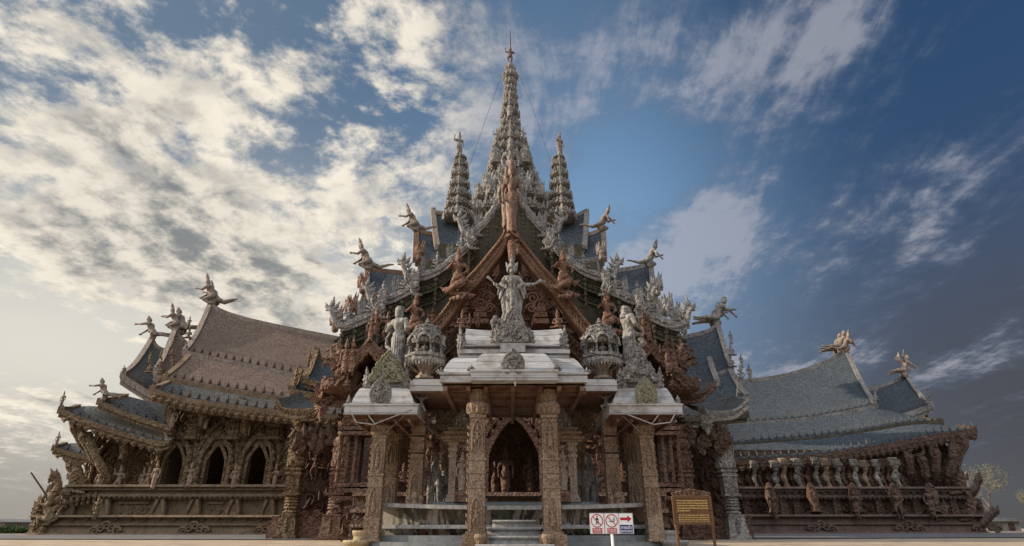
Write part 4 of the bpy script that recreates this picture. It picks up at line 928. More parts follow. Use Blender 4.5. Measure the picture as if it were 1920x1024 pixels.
# tympanum: dark back wall, carved uprights, stepped brackets
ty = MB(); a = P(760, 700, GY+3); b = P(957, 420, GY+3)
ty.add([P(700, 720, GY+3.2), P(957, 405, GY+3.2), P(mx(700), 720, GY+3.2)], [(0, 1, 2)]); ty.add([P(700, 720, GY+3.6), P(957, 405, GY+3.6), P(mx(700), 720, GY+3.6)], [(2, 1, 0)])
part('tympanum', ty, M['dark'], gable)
for s in (-1, 1):
    tb = MB()
    for d, y0, y1, r in ((28, 470, 660, .16), (57, 520, 660, .26), (87, 560, 670, .14), (108, 590, 680, .2), (140, 620, 690, .2)):
        p, q = P(957+s*d, y1, GY+1.2), P(957+s*d, y0, GY+1.2); tb.box((p.x, p.y, p.z), (r*2, r*2, q.z-p.z))
        for k in range(7): z = p.z+(q.z-p.z)*k/7; tb.box((p.x, p.y, z), (r*2.9, r*2.9, .12))
    for d, y, w_ in ((56, 612, 30), (56, 600, 24), (56, 590, 18)): p = P(957+s*d, y, GY+.3); tb.box(p, (w_*.028, 1.0, .26))
    c = P(957+s*56, 585, GY-.1)
    for (ox, oz, r, h) in ((0, .3, .42, 1), (-.35*s, .75, .34, -1), (.3*s, .95, .36, 1), (-.1*s, 1.4, .30, -1), (.35*s, .35, .28, 1), (-.45*s, .2, .28, -1)): tb.scroll(c+V((ox, 0, oz)), (1, 0, 0), (0, 0, 1), r, 1.7, .26, h*s)
    for k in range(8): tb.leaf(c+V((random.uniform(-.5, .5), .05, random.uniform(0, 1.4))), (random.uniform(-.7, .7), 0, 1), (1, 0, 0), .7, .4, .15)
    part('carved_bracket', tb, M['red'], gable)

for s in (-1, 1):
    for k in range(26):
        d = random.uniform(20, 150); y = random.uniform(520+d*.62, 690); c = P(957+s*d, y, GY+.75+random.uniform(0, .6)); pr = random.choice(('dance', 'stand2', 'sit', 'pray', 'dragon'))
        put('gable_figure', PR[pr], c, gable, random.uniform(-.4, .4) if pr != 'dragon' else (0 if s < 0 else PI), random.uniform(.7, 1.25), random.choice((M['red'], M['hall'], M['board'])))
    for k in range(16):
        d = random.uniform(185, 318); y = random.uniform(690, 745); c = P(957+s*d, y, 26.6+random.uniform(0, .8)); pr = random.choice(('dance', 'stand', 'sit', 'dragon', 'horse'))
        put('hall_figure', PR[pr], c, temple, random.uniform(-.4, .4) if pr not in ('dragon', 'horse') else (0 if s < 0 else PI), random.uniform(.8, 1.4), random.choice((M['red'], M['hall'], M['board'])))
# ================================================================== facade behind the porch
FY = 22.0
fw_ = MB(); zf = P(957, 758, FY).z-1.8
fx0, fx1 = P(652, 880, FY).x, P(1258, 880, FY).x
hs = []
for a, b, y0, y1 in ((913, 1014, 955, 786), (672, 698, 905, 818), (1212, 1238, 905, 818), (738, 772, 950, 800), (1150, 1180, 950, 800)):
    hs.append((P(a, 880, FY).x, P(b, 880, FY).x, P(a, y0, FY).z, P(a, y1, FY).z))
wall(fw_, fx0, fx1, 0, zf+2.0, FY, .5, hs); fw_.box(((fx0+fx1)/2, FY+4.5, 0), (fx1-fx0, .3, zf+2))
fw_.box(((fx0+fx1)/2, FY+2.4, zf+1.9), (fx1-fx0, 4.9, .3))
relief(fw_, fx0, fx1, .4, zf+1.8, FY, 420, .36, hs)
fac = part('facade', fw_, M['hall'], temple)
for k in range(90):
    x = random.uniform(fx0+.2, fx1-.2); z = random.uniform(1.0, zf+1.4); h = random.uniform(.45, .95)
    if any(a-.15 < x < b+.15 and c-h < z < d for a, b, c, d in hs): continue
    put('facade_figure', PR[random.choice(('stand', 'stand2', 'dance', 'sit', 'pray', 'dragon'))], (x, FY-.12, z), fac, random.choice((0, .4, -.4)), h, random.choice((M['hall'], M['hall'], M['red'], M['col'])))
ar = MB(); h = hs[0]; cx_ = (h[0]+h[1])/2
for k, (w_, hh, Yo) in enumerate(((h[1]-h[0]+.1, h[3]-h[2]+.15, .05), (h[1]-h[0]+.7, h[3]-h[2]+.55, .2), (h[1]-h[0]+1.3, h[3]-h[2]+1.0, .1))):
    a = arch_pts(cx_, h[2], w_, hh, FY-Yo); ar.tube(a, .13, 6)
    for p in poly(a, 21): d = (p-V((cx_, p.y, h[2]+1))).normalized(); ar.leaf(p-V((0, .06, 0)), d+V((0, -.2, .3)), (d.z, 0, -d.x), .42, .26, .12)
for k in range(26): ar.scroll((cx_+random.uniform(-1.4, 1.4), FY-.2, h[3]+random.uniform(.0, 1.0)), (1, 0, 0), (0, 0, 1), random.uniform(.14, .3), 1.5, .3, random.choice((-1, 1)))
part('door_arch', ar, M['red'], fac)
for x0, x1, z0, z1 in hs[1:3]:
    mb = MB()
    for sgn in (-1, 1):
        for o in (.14, .42, .7): mb.lathe([(.10, 0), (.07, .1), (.07, z1-z0-.1), (.11, z1-z0)], ((x0+x1)/2+sgn*((x1-x0)/2+o), FY-.12, z0), 7)
    for dz, e in ((-.16, 1.1), (-.34, .9), (-.6, 1.2), (z1-z0, 1.0), (z1-z0+.18, 1.25)): mb.box(((x0+x1)/2, FY-.1, z0+dz), (x1-x0+e*1.3, .5, .13))
    for k in range(6): mb.scroll(((x0+x1)/2+(k-2.5)*.3, FY-.2, z1+.5), (1, 0, 0), (0, 0, 1), .2, 1.5, .3, 1 if k > 2 else -1)
    part('window', mb, M['hall'], fac)
bs = MB(); moulding(bs, P(655, 990, FY-1)[0], P(1255, 990, FY-1)[0], FY-.2, 0, [(1.0, .1), (.85, .35), (.95, .1), (.75, .35), (1.0, .12), (.7, .4), (.9, .12)], 1.0)
for i in range(int((fx1-fx0)/.45)): bs.scroll((fx0+i*.45, FY-1.0, .95), (1, 0, 0), (0, 0, 1), .16, 1.3, .35)
part('base', bs, M['hall'], fac)

def flat(name, col, rough=.5):
    m, t, b = pm(name, rough); oc = t.new('ShaderNodeTexCoord').outputs['Object']
    n_ = t.noise(oc, 30, 4, .6); t.link(t.mix(t.m('MULTIPLY', t.ss(n_, .45, .75), .25), col, tuple(c*.72 for c in col)), b.inputs['Base Color']); return m
M['white'] = flat('white_sign_paint', (.78, .78, .76)); M['sred'] = flat('red_sign_paint', (.42, .02, .03)); M['sblue'] = flat('blue_sign_paint', (.012, .022, .15)); M['sblk'] = flat('black_sign_paint', (.012, .012, .012)); M['syel'] = flat('yellow_lettering_paint', (.72, .52, .16))
# ================================================================== front porch
m, t, b = pm('stained_marble', 0.35, 0.4)
oc = t.new('ShaderNodeTexCoord').outputs['Object']
nA = t.noise(oc, 1.4, 4, 0.6, 1.2); nB = t.noise(t.vscale(oc, (1, 1, .4)), 2.6, 5, 0.65, .8); nC = t.noise(oc, 14, 5, .7)
c = t.mix(t.ss(nA, .44, .50), (0.085, 0.092, 0.055), (0.035, 0.027, 0.022)); c = t.mix(t.ss(nB, .52, .58), c, (0.28, 0.25, 0.22)); c = t.mix(t.ss(nA, .60, .66), c, (0.15, 0.075, 0.042))
c = t.mix(t.m('MULTIPLY', t.ss(nC, .5, .7), .4), c, (0.06, 0.06, 0.05)); t.link(c, b.inputs['Base Color']); M['marble'] = m
M['stone'] = carved('pale_worn_stone', (0.22, 0.215, 0.205), (0.40, 0.39, 0.375), (0.17, 0.165, 0.155), 6.0, .5, .01, .7, .5, False)
M['stoned'] = carved('grey_blue_stone', (0.13, 0.14, 0.15), (0.22, 0.23, 0.24), (0.11, 0.13, 0.11), 3.0, .4, .01, .5, .5, False)
M['ystone'] = carved('yellow_cream_stone', (0.30, 0.235, 0.135), (0.42, 0.335, 0.20), (0.24, 0.20, 0.135), 5.0, .4, .01, .7, .4, False)
porch = thing('porch', 'open entrance porch with bleached board roofs on carved square columns', 'porch', (AX, 15, 0))
ZF = 0.87
def XP(px, py, Y): return P(px, py, Y).x
def ZP(py, Y): return P(957, py, Y).z
# ---- platform
xl, xr = XP(680, 953, 14.2), XP(1246, 953, 14.2)
def front(k, n, inset=0.0, rise=0.0, Y0=14.2):
    """boat-shaped front edge in plan: bowed out in the middle, ends swept back and up"""
    t = k/(n-1)*2-1; x = (xl+xr)/2+(xr-xl)/2*(1-inset)*t
    return V((x, Y0+.75*abs(t)**2.6, rise*abs(t)**2.2))
n = 33
slab = MB(); f = [front(k, n, 0, .10) for k in range(n)]
rows = [[V((p.x, p.y, ZF-.035+p.z)) for p in f], [V((p.x, p.y, ZF+.05+p.z)) for p in f], [V((p.x, 22.2, ZF+.05)) for p in f], [V((p.x, 22.2, ZF-.035)) for p in f]]
slab.grid(rows+[rows[0]]); plat = part('platform', slab, M['stone'], porch)
for nm, inset, z0, z1, yo, mat in (('marble_panel', .045, .52, ZF-.035, .22, 'marble'), ('moulding', .03, .44, .52, .10, 'stone'), ('marble_panel', .06, .30, .44, .25, 'marble'), ('plinth_step', .02, .17, .30, -.1, 'stoned'), ('plinth_step', .0, .0, .17, -.35, 'stoned')):
    mb = MB(); f = [front(k, n, inset, .10 if nm == 'marble_panel' and z1 > .8 else 0) for k in range(n)]; d = .07 if 'marble' in nm else 0
    mb.grid([[V((p.x, p.y+yo+d, z0)) for p in f], [V((p.x, p.y+yo, z1+p.z)) for p in f], [V((p.x, 21.5, z1-.004)) for p in f]])
    part(nm, mb, M[mat], porch)
mb = MB(); a, b2 = XP(800, 948, 15.2), XP(1125, 948, 15.2)
mb.box(((a+b2)/2, 18, ZF+.05), (b2-a, 5.6, .085)); mb.box(((a+b2)/2, 18.05, ZF+.135), (b2-a-.15, 5.6, .03)); part('inner_step', mb, M['stoned'], porch)
# ---- centre stairs and side steps
for i, (y, Y, pa, pb) in enumerate(((975, 13.85, 923, 1004), (989, 13.5, 912, 1014), (1005, 13.15, 900, 1026), (1021, 12.8, 890, 1040))):
    z = ZP(y, Y); xa, xb = XP(pa, y, Y), XP(pb, y, Y); mb = MB(); k = 17
    ff = [V((xa+(xb-xa)*q/(k-1), Y+.10*(1-((q/(k-1))*2-1)**2)*-1, 0)) for q in range(k)]
    mb.grid([[V((p.x, p.y+.06, z-.17)) for p in ff], [V((p.x, p.y+.06, z-.055)) for p in ff], [V((p.x, p.y, z-.045)) for p in ff], [V((p.x, p.y-.01, z-.02)) for p in ff], [V((p.x, p.y+.02, z)) for p in ff], [V((p.x, 14.6, z)) for p in ff]])
    mb.box(((xa+xb)/2, (Y+14.6)/2+.12, 0), (xb-xa-.01, 14.6-Y-.1, z-.05)); part('step', mb, M['stone'], porch)
for s, px0, mt, lb in ((-1, 672, 'ystone', 'cream yellow round-nosed side step'), (1, 1262, 'stone', 'pale grey-green round-nosed side step')):
    for k, (r, z) in enumerate(((.34, .20), (.22, .40))):
        mb = MB(); c = V((XP(px0-s*(4+12*k)*-0.0 - s*k*14*-1 if False else px0-s*k*6, 1005, 14.6), 14.6, 0)); mb.lathe([(r*.82, 0), (r*.82, z-.12), (r*.95, z-.07), (r, z-.03), (r*.97, z)], c, 20); part('side_step', mb, M[mt], porch, lb, smooth=False)
# ---- columns
def square_col(pxb, yb, pxt, yt, Y, wpx, mat, figs=(.17, .60), capital=True, base=True, rounds=False):
    """carved square porch column leaning slightly inwards, with niche figures and a bulged capital"""
    A, B = P(pxb, yb, Y), P(pxt, yt, Y); w_ = wpx*px2m((yb+yt)/2, Y); H = B.z-A.z; mb = MB()
    def at(t): return A.lerp(B, t)
    def blk(t0, t1, k, kt=1.0):
        c = at(t0); e = at(t1); mb.box(c, (w_*k, w_*k, e.z-c.z), 0, kt, (e.x-c.x, e.y-c.y))
    if rounds:
        blk(0, .03, 1.15); blk(.03, .40, 1.0, .97); blk(.40, .47, .96); t_ = .47; i = 0
        while t_ < .97:
            blk(t_, t_+.012, 1.02); blk(t_+.012, t_+.03, .86); blk(t_+.03, t_+.07, .96, 1.02)
            if i % 2: blk(t_+.07, t_+.085, 1.06)
            t_ += .088; i += 1
        blk(.965, 1, .95)
    else:
        st = [(0, .02, 1.08), (.02, .30, 1.0), (.30, .315, 1.06), (.315, .40, .95), (.40, .415, 1.05), (.415, .49, .97), (.49, .505, 1.08), (.505, .73, .94), (.73, .75, 1.0), (.75, .79, .90), (.79, .81, 1.04)]
        if base: st[0] = (0, .02, 1.22)
        for a, b_, k in st: blk(a, b_, k)
        if capital:
            prof = [(.50, .81), (.56, .835), (.66, .87), (.70, .89), (.62, .905), (.50, .915), (.46, .93), (.52, .945), (.50, .985), (.56, 1.0)]
            for (r0, t0), (r1, t1) in zip(prof, prof[1:]): c = at(t0); mb.lathe([(r0*w_*1.05, 0), (r1*w_*1.05, (t1-t0)*H)], c, 12)
            for k in range(12): a = k*PI/6; c = at(.82); mb.leaf(c+V((math.cos(a)*.58*w_, math.sin(a)*.58*w_, 0)), (math.cos(a)*.3, math.sin(a)*.3, 1), (-math.sin(a), math.cos(a), 0), H*.07, w_*.3, .04)
    # framed niches, corner beads, all-over scrolls
    for t0 in figs:
        c = at(t0); hh = H*.17; yf = -w_*.5
        mb.tube([c+V((x*w_*.30, yf-.012, z*hh)) for x, z in ((-1, -.1), (-1, .75), (-.6, 1.05), (0, 1.2), (.6, 1.05), (1, .75), (1, -.1))], .022, 5)
    for q in range(int(46 if not rounds else 22)):
        t0 = random.uniform(.03, .78 if not rounds else .44); c = at(t0); fx_ = random.random()
        if any(f0-.02 < t0 < f0+.17 for f0 in figs) and fx_ > .35: continue
        mb.scroll(c+V((random.choice((-1, 1))*w_*random.uniform(.3, .42) if any(f0-.02 < t0 < f0+.19 for f0 in figs) else random.uniform(-.4, .4)*w_, -w_*.49, 0)), (1, 0, 0), (0, 0, 1), w_*.10, 1.4, .32, random.choice((-1, 1)))
    for sg in (-1, 1):
        for k in range(14): c = at(.06+.05*k); mb.leaf(c+V((sg*w_*.50, -w_*.2, 0)), (sg*.5, 0, 1), (0, 1, 0), H*.035, w_*.4, .03)
    co = part('column', mb, mat, porch)
    for t0 in figs: put('relief_figure', PR[random.choice(('stand', 'stand2', 'dance'))], at(t0)+V((0, -w_*.5-.01, 0)), co, 0, (H*.155, H*.12, H*.150), mat)
    return co
for a in ((893, 1003, 897, 733), (1036, 1003, 1027, 733)):
    square_col(*a, 13.3, 31, M['col'], (.04, .57))
    mb = MB(); c = P(a[0]+(8 if a[0] < 957 else -8), 1024, 13.0); c.z = 0; z = ZP(1001, 13.1)
    mb.lathe([(.11, 0), (.13, z*.2), (.08, z*.45), (.14, z*.8), (.12, z)], c, 10); mb.box((P(a[0], 1003, 13.3).x, 13.3, 0), (.56, .56, ZP(1003, 13.3)+.01)); part('column_foot', mb, M['col'], porch)
square_col(697, 1015, 718, 776, 14.6, 27, M['col'], (.20, .55)); square_col(1230, 1015, 1204, 776, 14.6, 27, M['col'], (.20, .55))
square_col(728, 953, 743, 782, 16.2, 24, M['col'], (.06, .48)); square_col(1192, 953, 1180, 782, 16.2, 24, M['col'], (.06, .48))
square_col(777, 955, 788, 771, 15.2, 26, M['col'], (.14,), rounds=True); square_col(1153, 955, 1139, 771, 15.2, 26, M['col'], (.14,), rounds=True)
for px_ in (765, 776, 788, 1148, 1160, 1168):   # lotus pots at the pillar feet
    mb = MB(); c = P(px_, 953, 14.75); c.z = ZF+.05; k = .8 if px_ in (776, 1160) else .6
    mb.lathe([(.10*k, 0), (.11*k, .05), (.07*k, .12*k), (.09*k, .2*k), (.12*k, .24*k), (.12*k, .30*k), (.08*k, .33*k), (.07*k, .37*k), (.02, .40*k)], c, 10); part('lotus_pot', mb, M['col'], porch)
# ---- roofs
def hip(mb, bot, top, z0, z1, bell=.35, n=7):
    """bell-curved hipped roof between two rectangles (x0,x1,yf,yb)"""
    rows = []
    for i in range(n):
        t = i/(n-1); q = t**1.0; hz = z0+(z1-z0)*(t*(1-bell)+bell*t*t*1.0+bell*.0) if bell >= 0 else z0+(z1-z0)*(1-(1-t)**(1-bell*1.6))
        x0, x1, yf, yb = [bot[j]+(top[j]-bot[j])*q for j in range(4)]
        k = 6; r = [V((x0+(x1-x0)*u/k, yf, hz)) for u in range(k+1)]+[V((x1, yf+(yb-yf)*u/k, hz)) for u in range(1, k+1)]+[V((x1+(x0-x1)*u/k, yb, hz)) for u in range(1, k+1)]+[V((x0, yb+(yf-yb)*u/k, hz)) for u in range(1, k+1)]
        rows.append(r)
    mb.grid(rows); tp = rows[-1]; mb.add(tp[:-1], [tuple(range(len(tp)-1))])
def boards(mb, x0, x1, y, z, w_, h):
    mb.box(((x0+x1)/2, y+w_/2, z), (x1-x0, w_, h))
rf = MB(); Y0 = 12.55
xa, xb = XP(883, 702, Y0), XP(1045, 702, Y0); za, zb_ = ZP(712, Y0), ZP(694, Y0)
boards(rf, xa, xb, Y0, za, 3.6, zb_-za)
hip(rf, (xa+.02, xb-.02, Y0+.02, 16), (XP(911, 664, 13.4), XP(1014, 664, 13.4), 13.4, 15.6), zb_, ZP(664, 13.4), -.5)
xa2, xb2 = XP(826, 704, 12.9), XP(1101, 704, 12.9); z2a, z2b = ZP(716, 12.9), ZP(699, 12.9)
boards(rf, xa2, xa-.003, 12.9, z2a, 3.4, z2b-z2a); boards(rf, xb+.003, xb2, 12.9, z2a, 3.4, z2b-z2a)
hip(rf, (xa2+.02, xb2-.02, 12.93, 16.2), (XP(858, 672, 13.7), XP(1066, 672, 13.7), 13.72, 15.6), z2b, ZP(672, 13.72), -.5)
for x0_, x1_, yf, z0_, z1_ in ((xa, xb, Y0, za, zb_), (xa2, xa-.04, 12.9, z2a, z2b), (xb+.04, xb2, 12.9, z2a, z2b)):   # proud lips along the fascia boards
    rf.box(((x0_+x1_)/2, yf+.02, z1_-.035), (x1_-x0_+.06, .09, .045)); rf.box(((x0_+x1_)/2, yf+.02, z0_-.012), (x1_-x0_+.03, .07, .035)); rf.box(((x0_+x1_)/2, yf+.03, (z0_+z1_)/2-.01), (x1_-x0_+.015, .07, .016))
roof = part('roof', rf, M['roofw'], porch, 'bleached board roof of the porch centre')
for px_, yy, Y_ in ((829, 700, 12.95), (1098, 700, 12.95), (886, 695, 12.6), (1042, 695, 12.6)):
    mb = MB(); c = P(px_, yy, Y_); d_ = -1 if px_ < 960 else 1
    for k in range(3): mb.leaf(c+V((d_*.03*k, -.02, -.02)), (d_*(.2+.4*k), -.2, 1), (1, 0, 0), .17-.03*k, .09, .04)
    mb.scroll(c+V((0, -.05, .02)), (1, 0, 0), (0, 0, 1), .05, 1.5, .34, d_); part('corner_leaf', mb, M['grey'], porch)
up_ = MB(); Yu = 13.95
for y0, y1, e in ((674, 668, 0), (668, 664, -3), (664, 657, 2), (657, 652, -2), (652, 648, 1)):
    x0, x1 = XP(860-e, 660, Yu), XP(1066+e, 660, Yu); boards(up_, x0, x1, Yu-.02*(e+3), ZP(y0, Yu), 1.9, ZP(y1, Yu)-ZP(y0, Yu)-.002)
x0, x1 = XP(870, 640, Yu), XP(1058, 640, Yu); z0, z1 = ZP(648, Yu), ZP(620, 14.5)
rws = []
for i in range(6):
    t = i/5; rws.append([V((x0+(x1-x0)*u/8, Yu+.55*t**1.3, z0+(z1-z0)*t+.05*abs(u/4-1)**3)) for u in range(9)])
up_.grid(rws); up_.grid([[V((p.x, 2*(Yu+.8)-p.y, p.z)) for p in r] for r in rws]); up_.grid([rws[-1], [V((p.x, 2*(Yu+.8)-p.y, p.z)) for p in rws[-1]]])
up_.add([rws[0][0], rws[-1][0], (x0, Yu+.95, z1), (x0, Yu+1.6, z0)], [(0, 1, 2, 3)]); up_.add([rws[0][-1], rws[-1][-1], (x1, Yu+.95, z1), (x1, Yu+1.6, z0)], [(0, 1, 2, 3)])
part('upper_roof', up_, M['roofw'], porch)
def leaf_finial(px, y0, y1, Y, wpx, mat, parent, name='roof_finial', tilt=0, label=None):
    a = P(px, y0, Y); b = P(px, y1, Y); mb = MB(); H = b.z-a.z; w_ = wpx*px2m(y0, Y)
    mb.leaf(a, (tilt, 0, 1), (1, 0, 0), H, w_, w_*.4); mb.leaf(a+V((0, -w_*.15, 0)), (tilt, 0, 1), (1, 0, 0), H*.7, w_*.6, w_*.3)
    for s in (-1, 1):
        for k in range(4): mb.scroll(a+V((s*w_*.22, -w_*.18, H*(.12+.15*k))), (1, 0, 0), (0, 0, 1), w_*.16, 1.4, .35, s)
    return part(name, mb, mat, parent, label)
leaf_finial(866, 656, 608, 13.9, 17, M['grey'], porch, tilt=-.1); leaf_finial(1056, 656, 608, 13.9, 17, M['grey'], porch, tilt=.1)
def medallion(px, y0, y1, Y, wpx, mat, name, label=None, parent=None):
    """carved pediment: pointed arch of flames round a niche crowded with little figures"""
    a, b = P(px, y0, Y), P(px, y1, Y); H = b.z-a.z; w_ = wpx*px2m(y0, Y); mb = MB()
    hp = [(.50, .02), (.50, .14), (.40, .22), (.42, .34), (.33, .42), (.34, .54), (.22, .64), (.20, .76), (.09, .84), (0, 1.0)] if 'pediment' in name or name == 'crest' else [(.22, .0), (.36, .10), (.47, .26), (.50, .42), (.46, .58), (.36, .71), (.24, .80), (.10, .88), (0, 1.0)]
    out = [(x*w_, z*H) for x, z in hp]; out = out+[(-x, z) for x, z in reversed(out[:-1])]
    mb.prism(out, a, (1, 0, 0), (0, 0, 1), (0, 1, 0), w_*.14)
    inn = [(x*.66, H*.06+z*.78) for x, z in out]
    mb.tube([a+V((x, -w_*.09, z)) for x, z in inn], w_*.045, 6); mb.tube([a+V((x*.94, -w_*.08, z*.97)) for x, z in out], w_*.04, 6)
    for (x, z), (x2, z2) in zip(out, out[1:]):
        for q_ in (.25, .75):
            xx, zz = x+(x2-x)*q_, z+(z2-z)*q_; d = V((xx, 0, zz-H*.25)).normalized()
            mb.leaf(a+V((xx*.90, -w_*.07, zz*.95)), d+V((0, -.15, .7)), (d.z, 0, -d.x), H*.13, w_*.13, w_*.08)
            mb.scroll(a+V((xx*.83, -w_*.10, H*.03+zz*.88)), (1, 0, 0), (0, 0, 1), w_*.06, 1.5, .36, 1 if xx > 0 else -1)
    for i in range(26):
        r = random.uniform(.08, .33); t = random.uniform(0, 2*PI); mb.scroll(a+V((math.cos(t)*w_*r, -w_*.12, H*(.42+r*.9*math.sin(t)))), (1, 0, 0), (0, 0, 1), w_*random.uniform(.05, .09), 1.3, .4, random.choice((-1, 1)))
    o = part(name, mb, mat, parent or porch, label)
    for dx, sc in ((0, .5), (-.2, .34), (.2, .34)): put('relief_figure', PR['stand2' if dx else 'dance'], a+V((dx*w_, -w_*.11, H*.14)), o, 0, (H*sc, H*sc*.8, H*sc), mat)
    return o
medallion(962, 703, 655, 12.6, 42, M['grey'], 'medallion', 'grey oval medallion on the front eave of the centre roof')
medallion(961, 644, 578, 13.6, 62, M['grey'], 'pediment', 'pointed grey pediment on the upper roof')
for s in (-1, 1): leaf_finial(961+s*32, 644, 612, 13.65, 20, M['grey'], porch)
mb = MB(); boards(mb, XP(938, 648, 13.55), XP(985, 648, 13.55), 13.55, ZP(660, 13.55), .6, ZP(643, 13.55)-ZP(660, 13.55)); part('pediment_block', mb, M['stone'], porch)
# ceiling and beams
bm_ = MB(); zc_ = ZP(722, 13.0)
for y in (12.95, 13.3, 14.3, 15.4, 16.8): boards(bm_, XP(832, 715, 13), XP(1095, 715, 13), y, zc_-.02-.05*(y > 13), .12, .16)
for px_ in (838, 880, 912, 962, 1012, 1046, 1088): x = XP(px_, 715, 13.2); bm_.box((x, 15.2, zc_-.15), (.09, 4.6, .10))
boards(bm_, XP(838, 740, 14.4), XP(1090, 740, 14.4), 13.5, ZP(735, 13.5)-.05, .14, .14)
part('ceiling_beam', bm_, M['beam'], porch)
cl_ = MB(); boards(cl_, XP(831, 712, 13), XP(1096, 712, 13), 12.95, min(za, z2a)-.035, 3.9, .03); part('ceiling', cl_, M['beam'], porch)
# side beams carrying the little domed shrines
for s in (-1, 1):
    q = (lambda v: v) if s < 0 else (lambda v: 1925-v)
    mb = MB(); xs = sorted((XP(q(768), 722, 14.2), XP(q(836), 722, 14.2))); boards(mb, xs[0], xs[1], 14.2, ZP(733, 14.2), 3.0, ZP(713, 14.2)-ZP(733, 14.2)); boards(mb, xs[0]+.05, xs[1]-.02, 14.35, ZP(713, 14.2)+.002, 2.6, .06); part('side_roof', mb, M['roofw'], porch)
    # corner pavilion roof
    mb = MB(); xs = sorted((XP(q(646), 765, 14.0), XP(q(783), 765, 14.0))); z0, z1 = ZP(776, 14.0), ZP(758, 14.0)
    boards(mb, xs[0], xs[1], 14.0, z0, 3.4, z1-z0); boards(mb, xs[0]+.08, xs[1]-.08, 14.07, z1+.002, 3.2, .05)
    xt = sorted((XP(q(684), 728, 14.7), XP(q(757), 728, 14.7))); mb.box(((xs[0]+xs[1])/2, 14.02, z1-.03), (xs[1]-xs[0]+.05, .09, .04)); mb.box(((xs[0]+xs[1])/2, 14.02, z0-.01), (xs[1]-xs[0]+.03, .07, .035)); hip(mb, (xs[0]+.12, xs[1]-.12, 14.1, 17.2), (xt[0]-.06, xt[1]+.06, 14.72, 16.4), z1+.052, ZP(727, 14.72), -.4)
    z2 = ZP(727, 14.75)
    for a, b2, e in ((0, .07, .04), (.07, .16, -.03), (.16, .22, .05), (.22, .34, -.06)): mb.box(((xt[0]+xt[1])/2, 15.5, z2+a), (xt[1]-xt[0]+e*2, 1.5+e*2, b2-a-.002))
    hip(mb, (xt[0]-.02, xt[1]+.02, 14.8, 16.2), (xt[0]+.2, xt[1]-.2, 15.3, 15.8), z2+.34, z2+.62, .2)
    pv_ = part('side_roof', mb, M['roofw'], porch, 'stepped bleached board roof of a corner pavilion')
    medallion(q(712), 762, 708, 14.05, 40, M['grey'] if s < 0 else M['moss'], 'medallion', 'grey oval medallion on the eave' if s < 0 else 'green mossy medallion on the eave')
    medallion(q(726), 718, 658, 14.6, 66, M['moss'] if s < 0 else M['grey'], 'pediment', 'mossy green pediment' if s < 0 else 'weathered grey pediment')
    for px_, t_ in ((690, -.15), (757, .1)): leaf_finial(q(px_), 728, 686, 14.6, 18, M['grey'], porch, tilt=t_ if s < 0 else -t_)
    leaf_finial(q(653), 758, 740, 14.1, 9, M['grey'], porch); 
    mb = MB()
    for y in (14.2, 15.0, 15.8, 16.6): boards(mb, xs[0]+.1, xs[1]-.1, y, z0-.10, .10, .10)
    for u in range(5): mb.box((xs[0]+.2+(xs[1]-xs[0]-.4)*u/4, 15.6, z0-.17), (.07, 3.0, .07))
    boards(mb, xs[0]+.04, xs[1]-.04, 14.05, z0-.004-.02, 3.2, .02); xw = sorted((XP(q(769), 722, 14.2), XP(q(834), 722, 14.2))); boards(mb, xw[0], xw[1], 14.25, ZP(733, 14.2)-.03, 3.0, .026); part('ceiling_beam', mb, M['beam'], porch)
    mb = MB(); r0 = [P(q(a), b2, 14.0) for a, b2 in ((655, 768), (668, 792), (700, 796), (772, 768))]
    mb.tube(r0, .016, 5); mb.tube([P(q(690), 778, 14.0), P(q(703), 795, 14.0)], .012, 5); mb.tube([P(q(768), 770, 14.0), P(q(722), 812, 14.4)], .008, 4); part('support_rod', mb, M['stone'], porch)
    # deep front wall brackets and carved capitals under the eaves
    mb = MB()
    for px_ in (824, 850): 
        c = P(q(px_), 800, 16.5)
        for k in range(4): mb.scroll(c+V((.1*(k % 2), -.05, .18*k-.1)), (1, 0, 0), (0, 0, 1), .2, 1.6, .3, 1 if k % 2 else -1)
        mb.box(c+V((0, .1, -.3)), (.2, .2, 1.0)); mb.lathe([(.1, 0), (.16, .1), (.1, .2), (.26, .34), (.12, .42)], c+V((0, .1, .35)), 9)
    part('carved_bracket', mb, M['col'], porch)
# lamp under the eave
mb = MB(); c = P(966, 712, 12.7); mb.lathe([(.02, 0), (.03, -.04), (.032, -.08), (.015, -.10), (.02, -.11), (.012, -.14)], c, 8); mb2 = mb; part('lamp_bulb', mb, M['white'], porch)

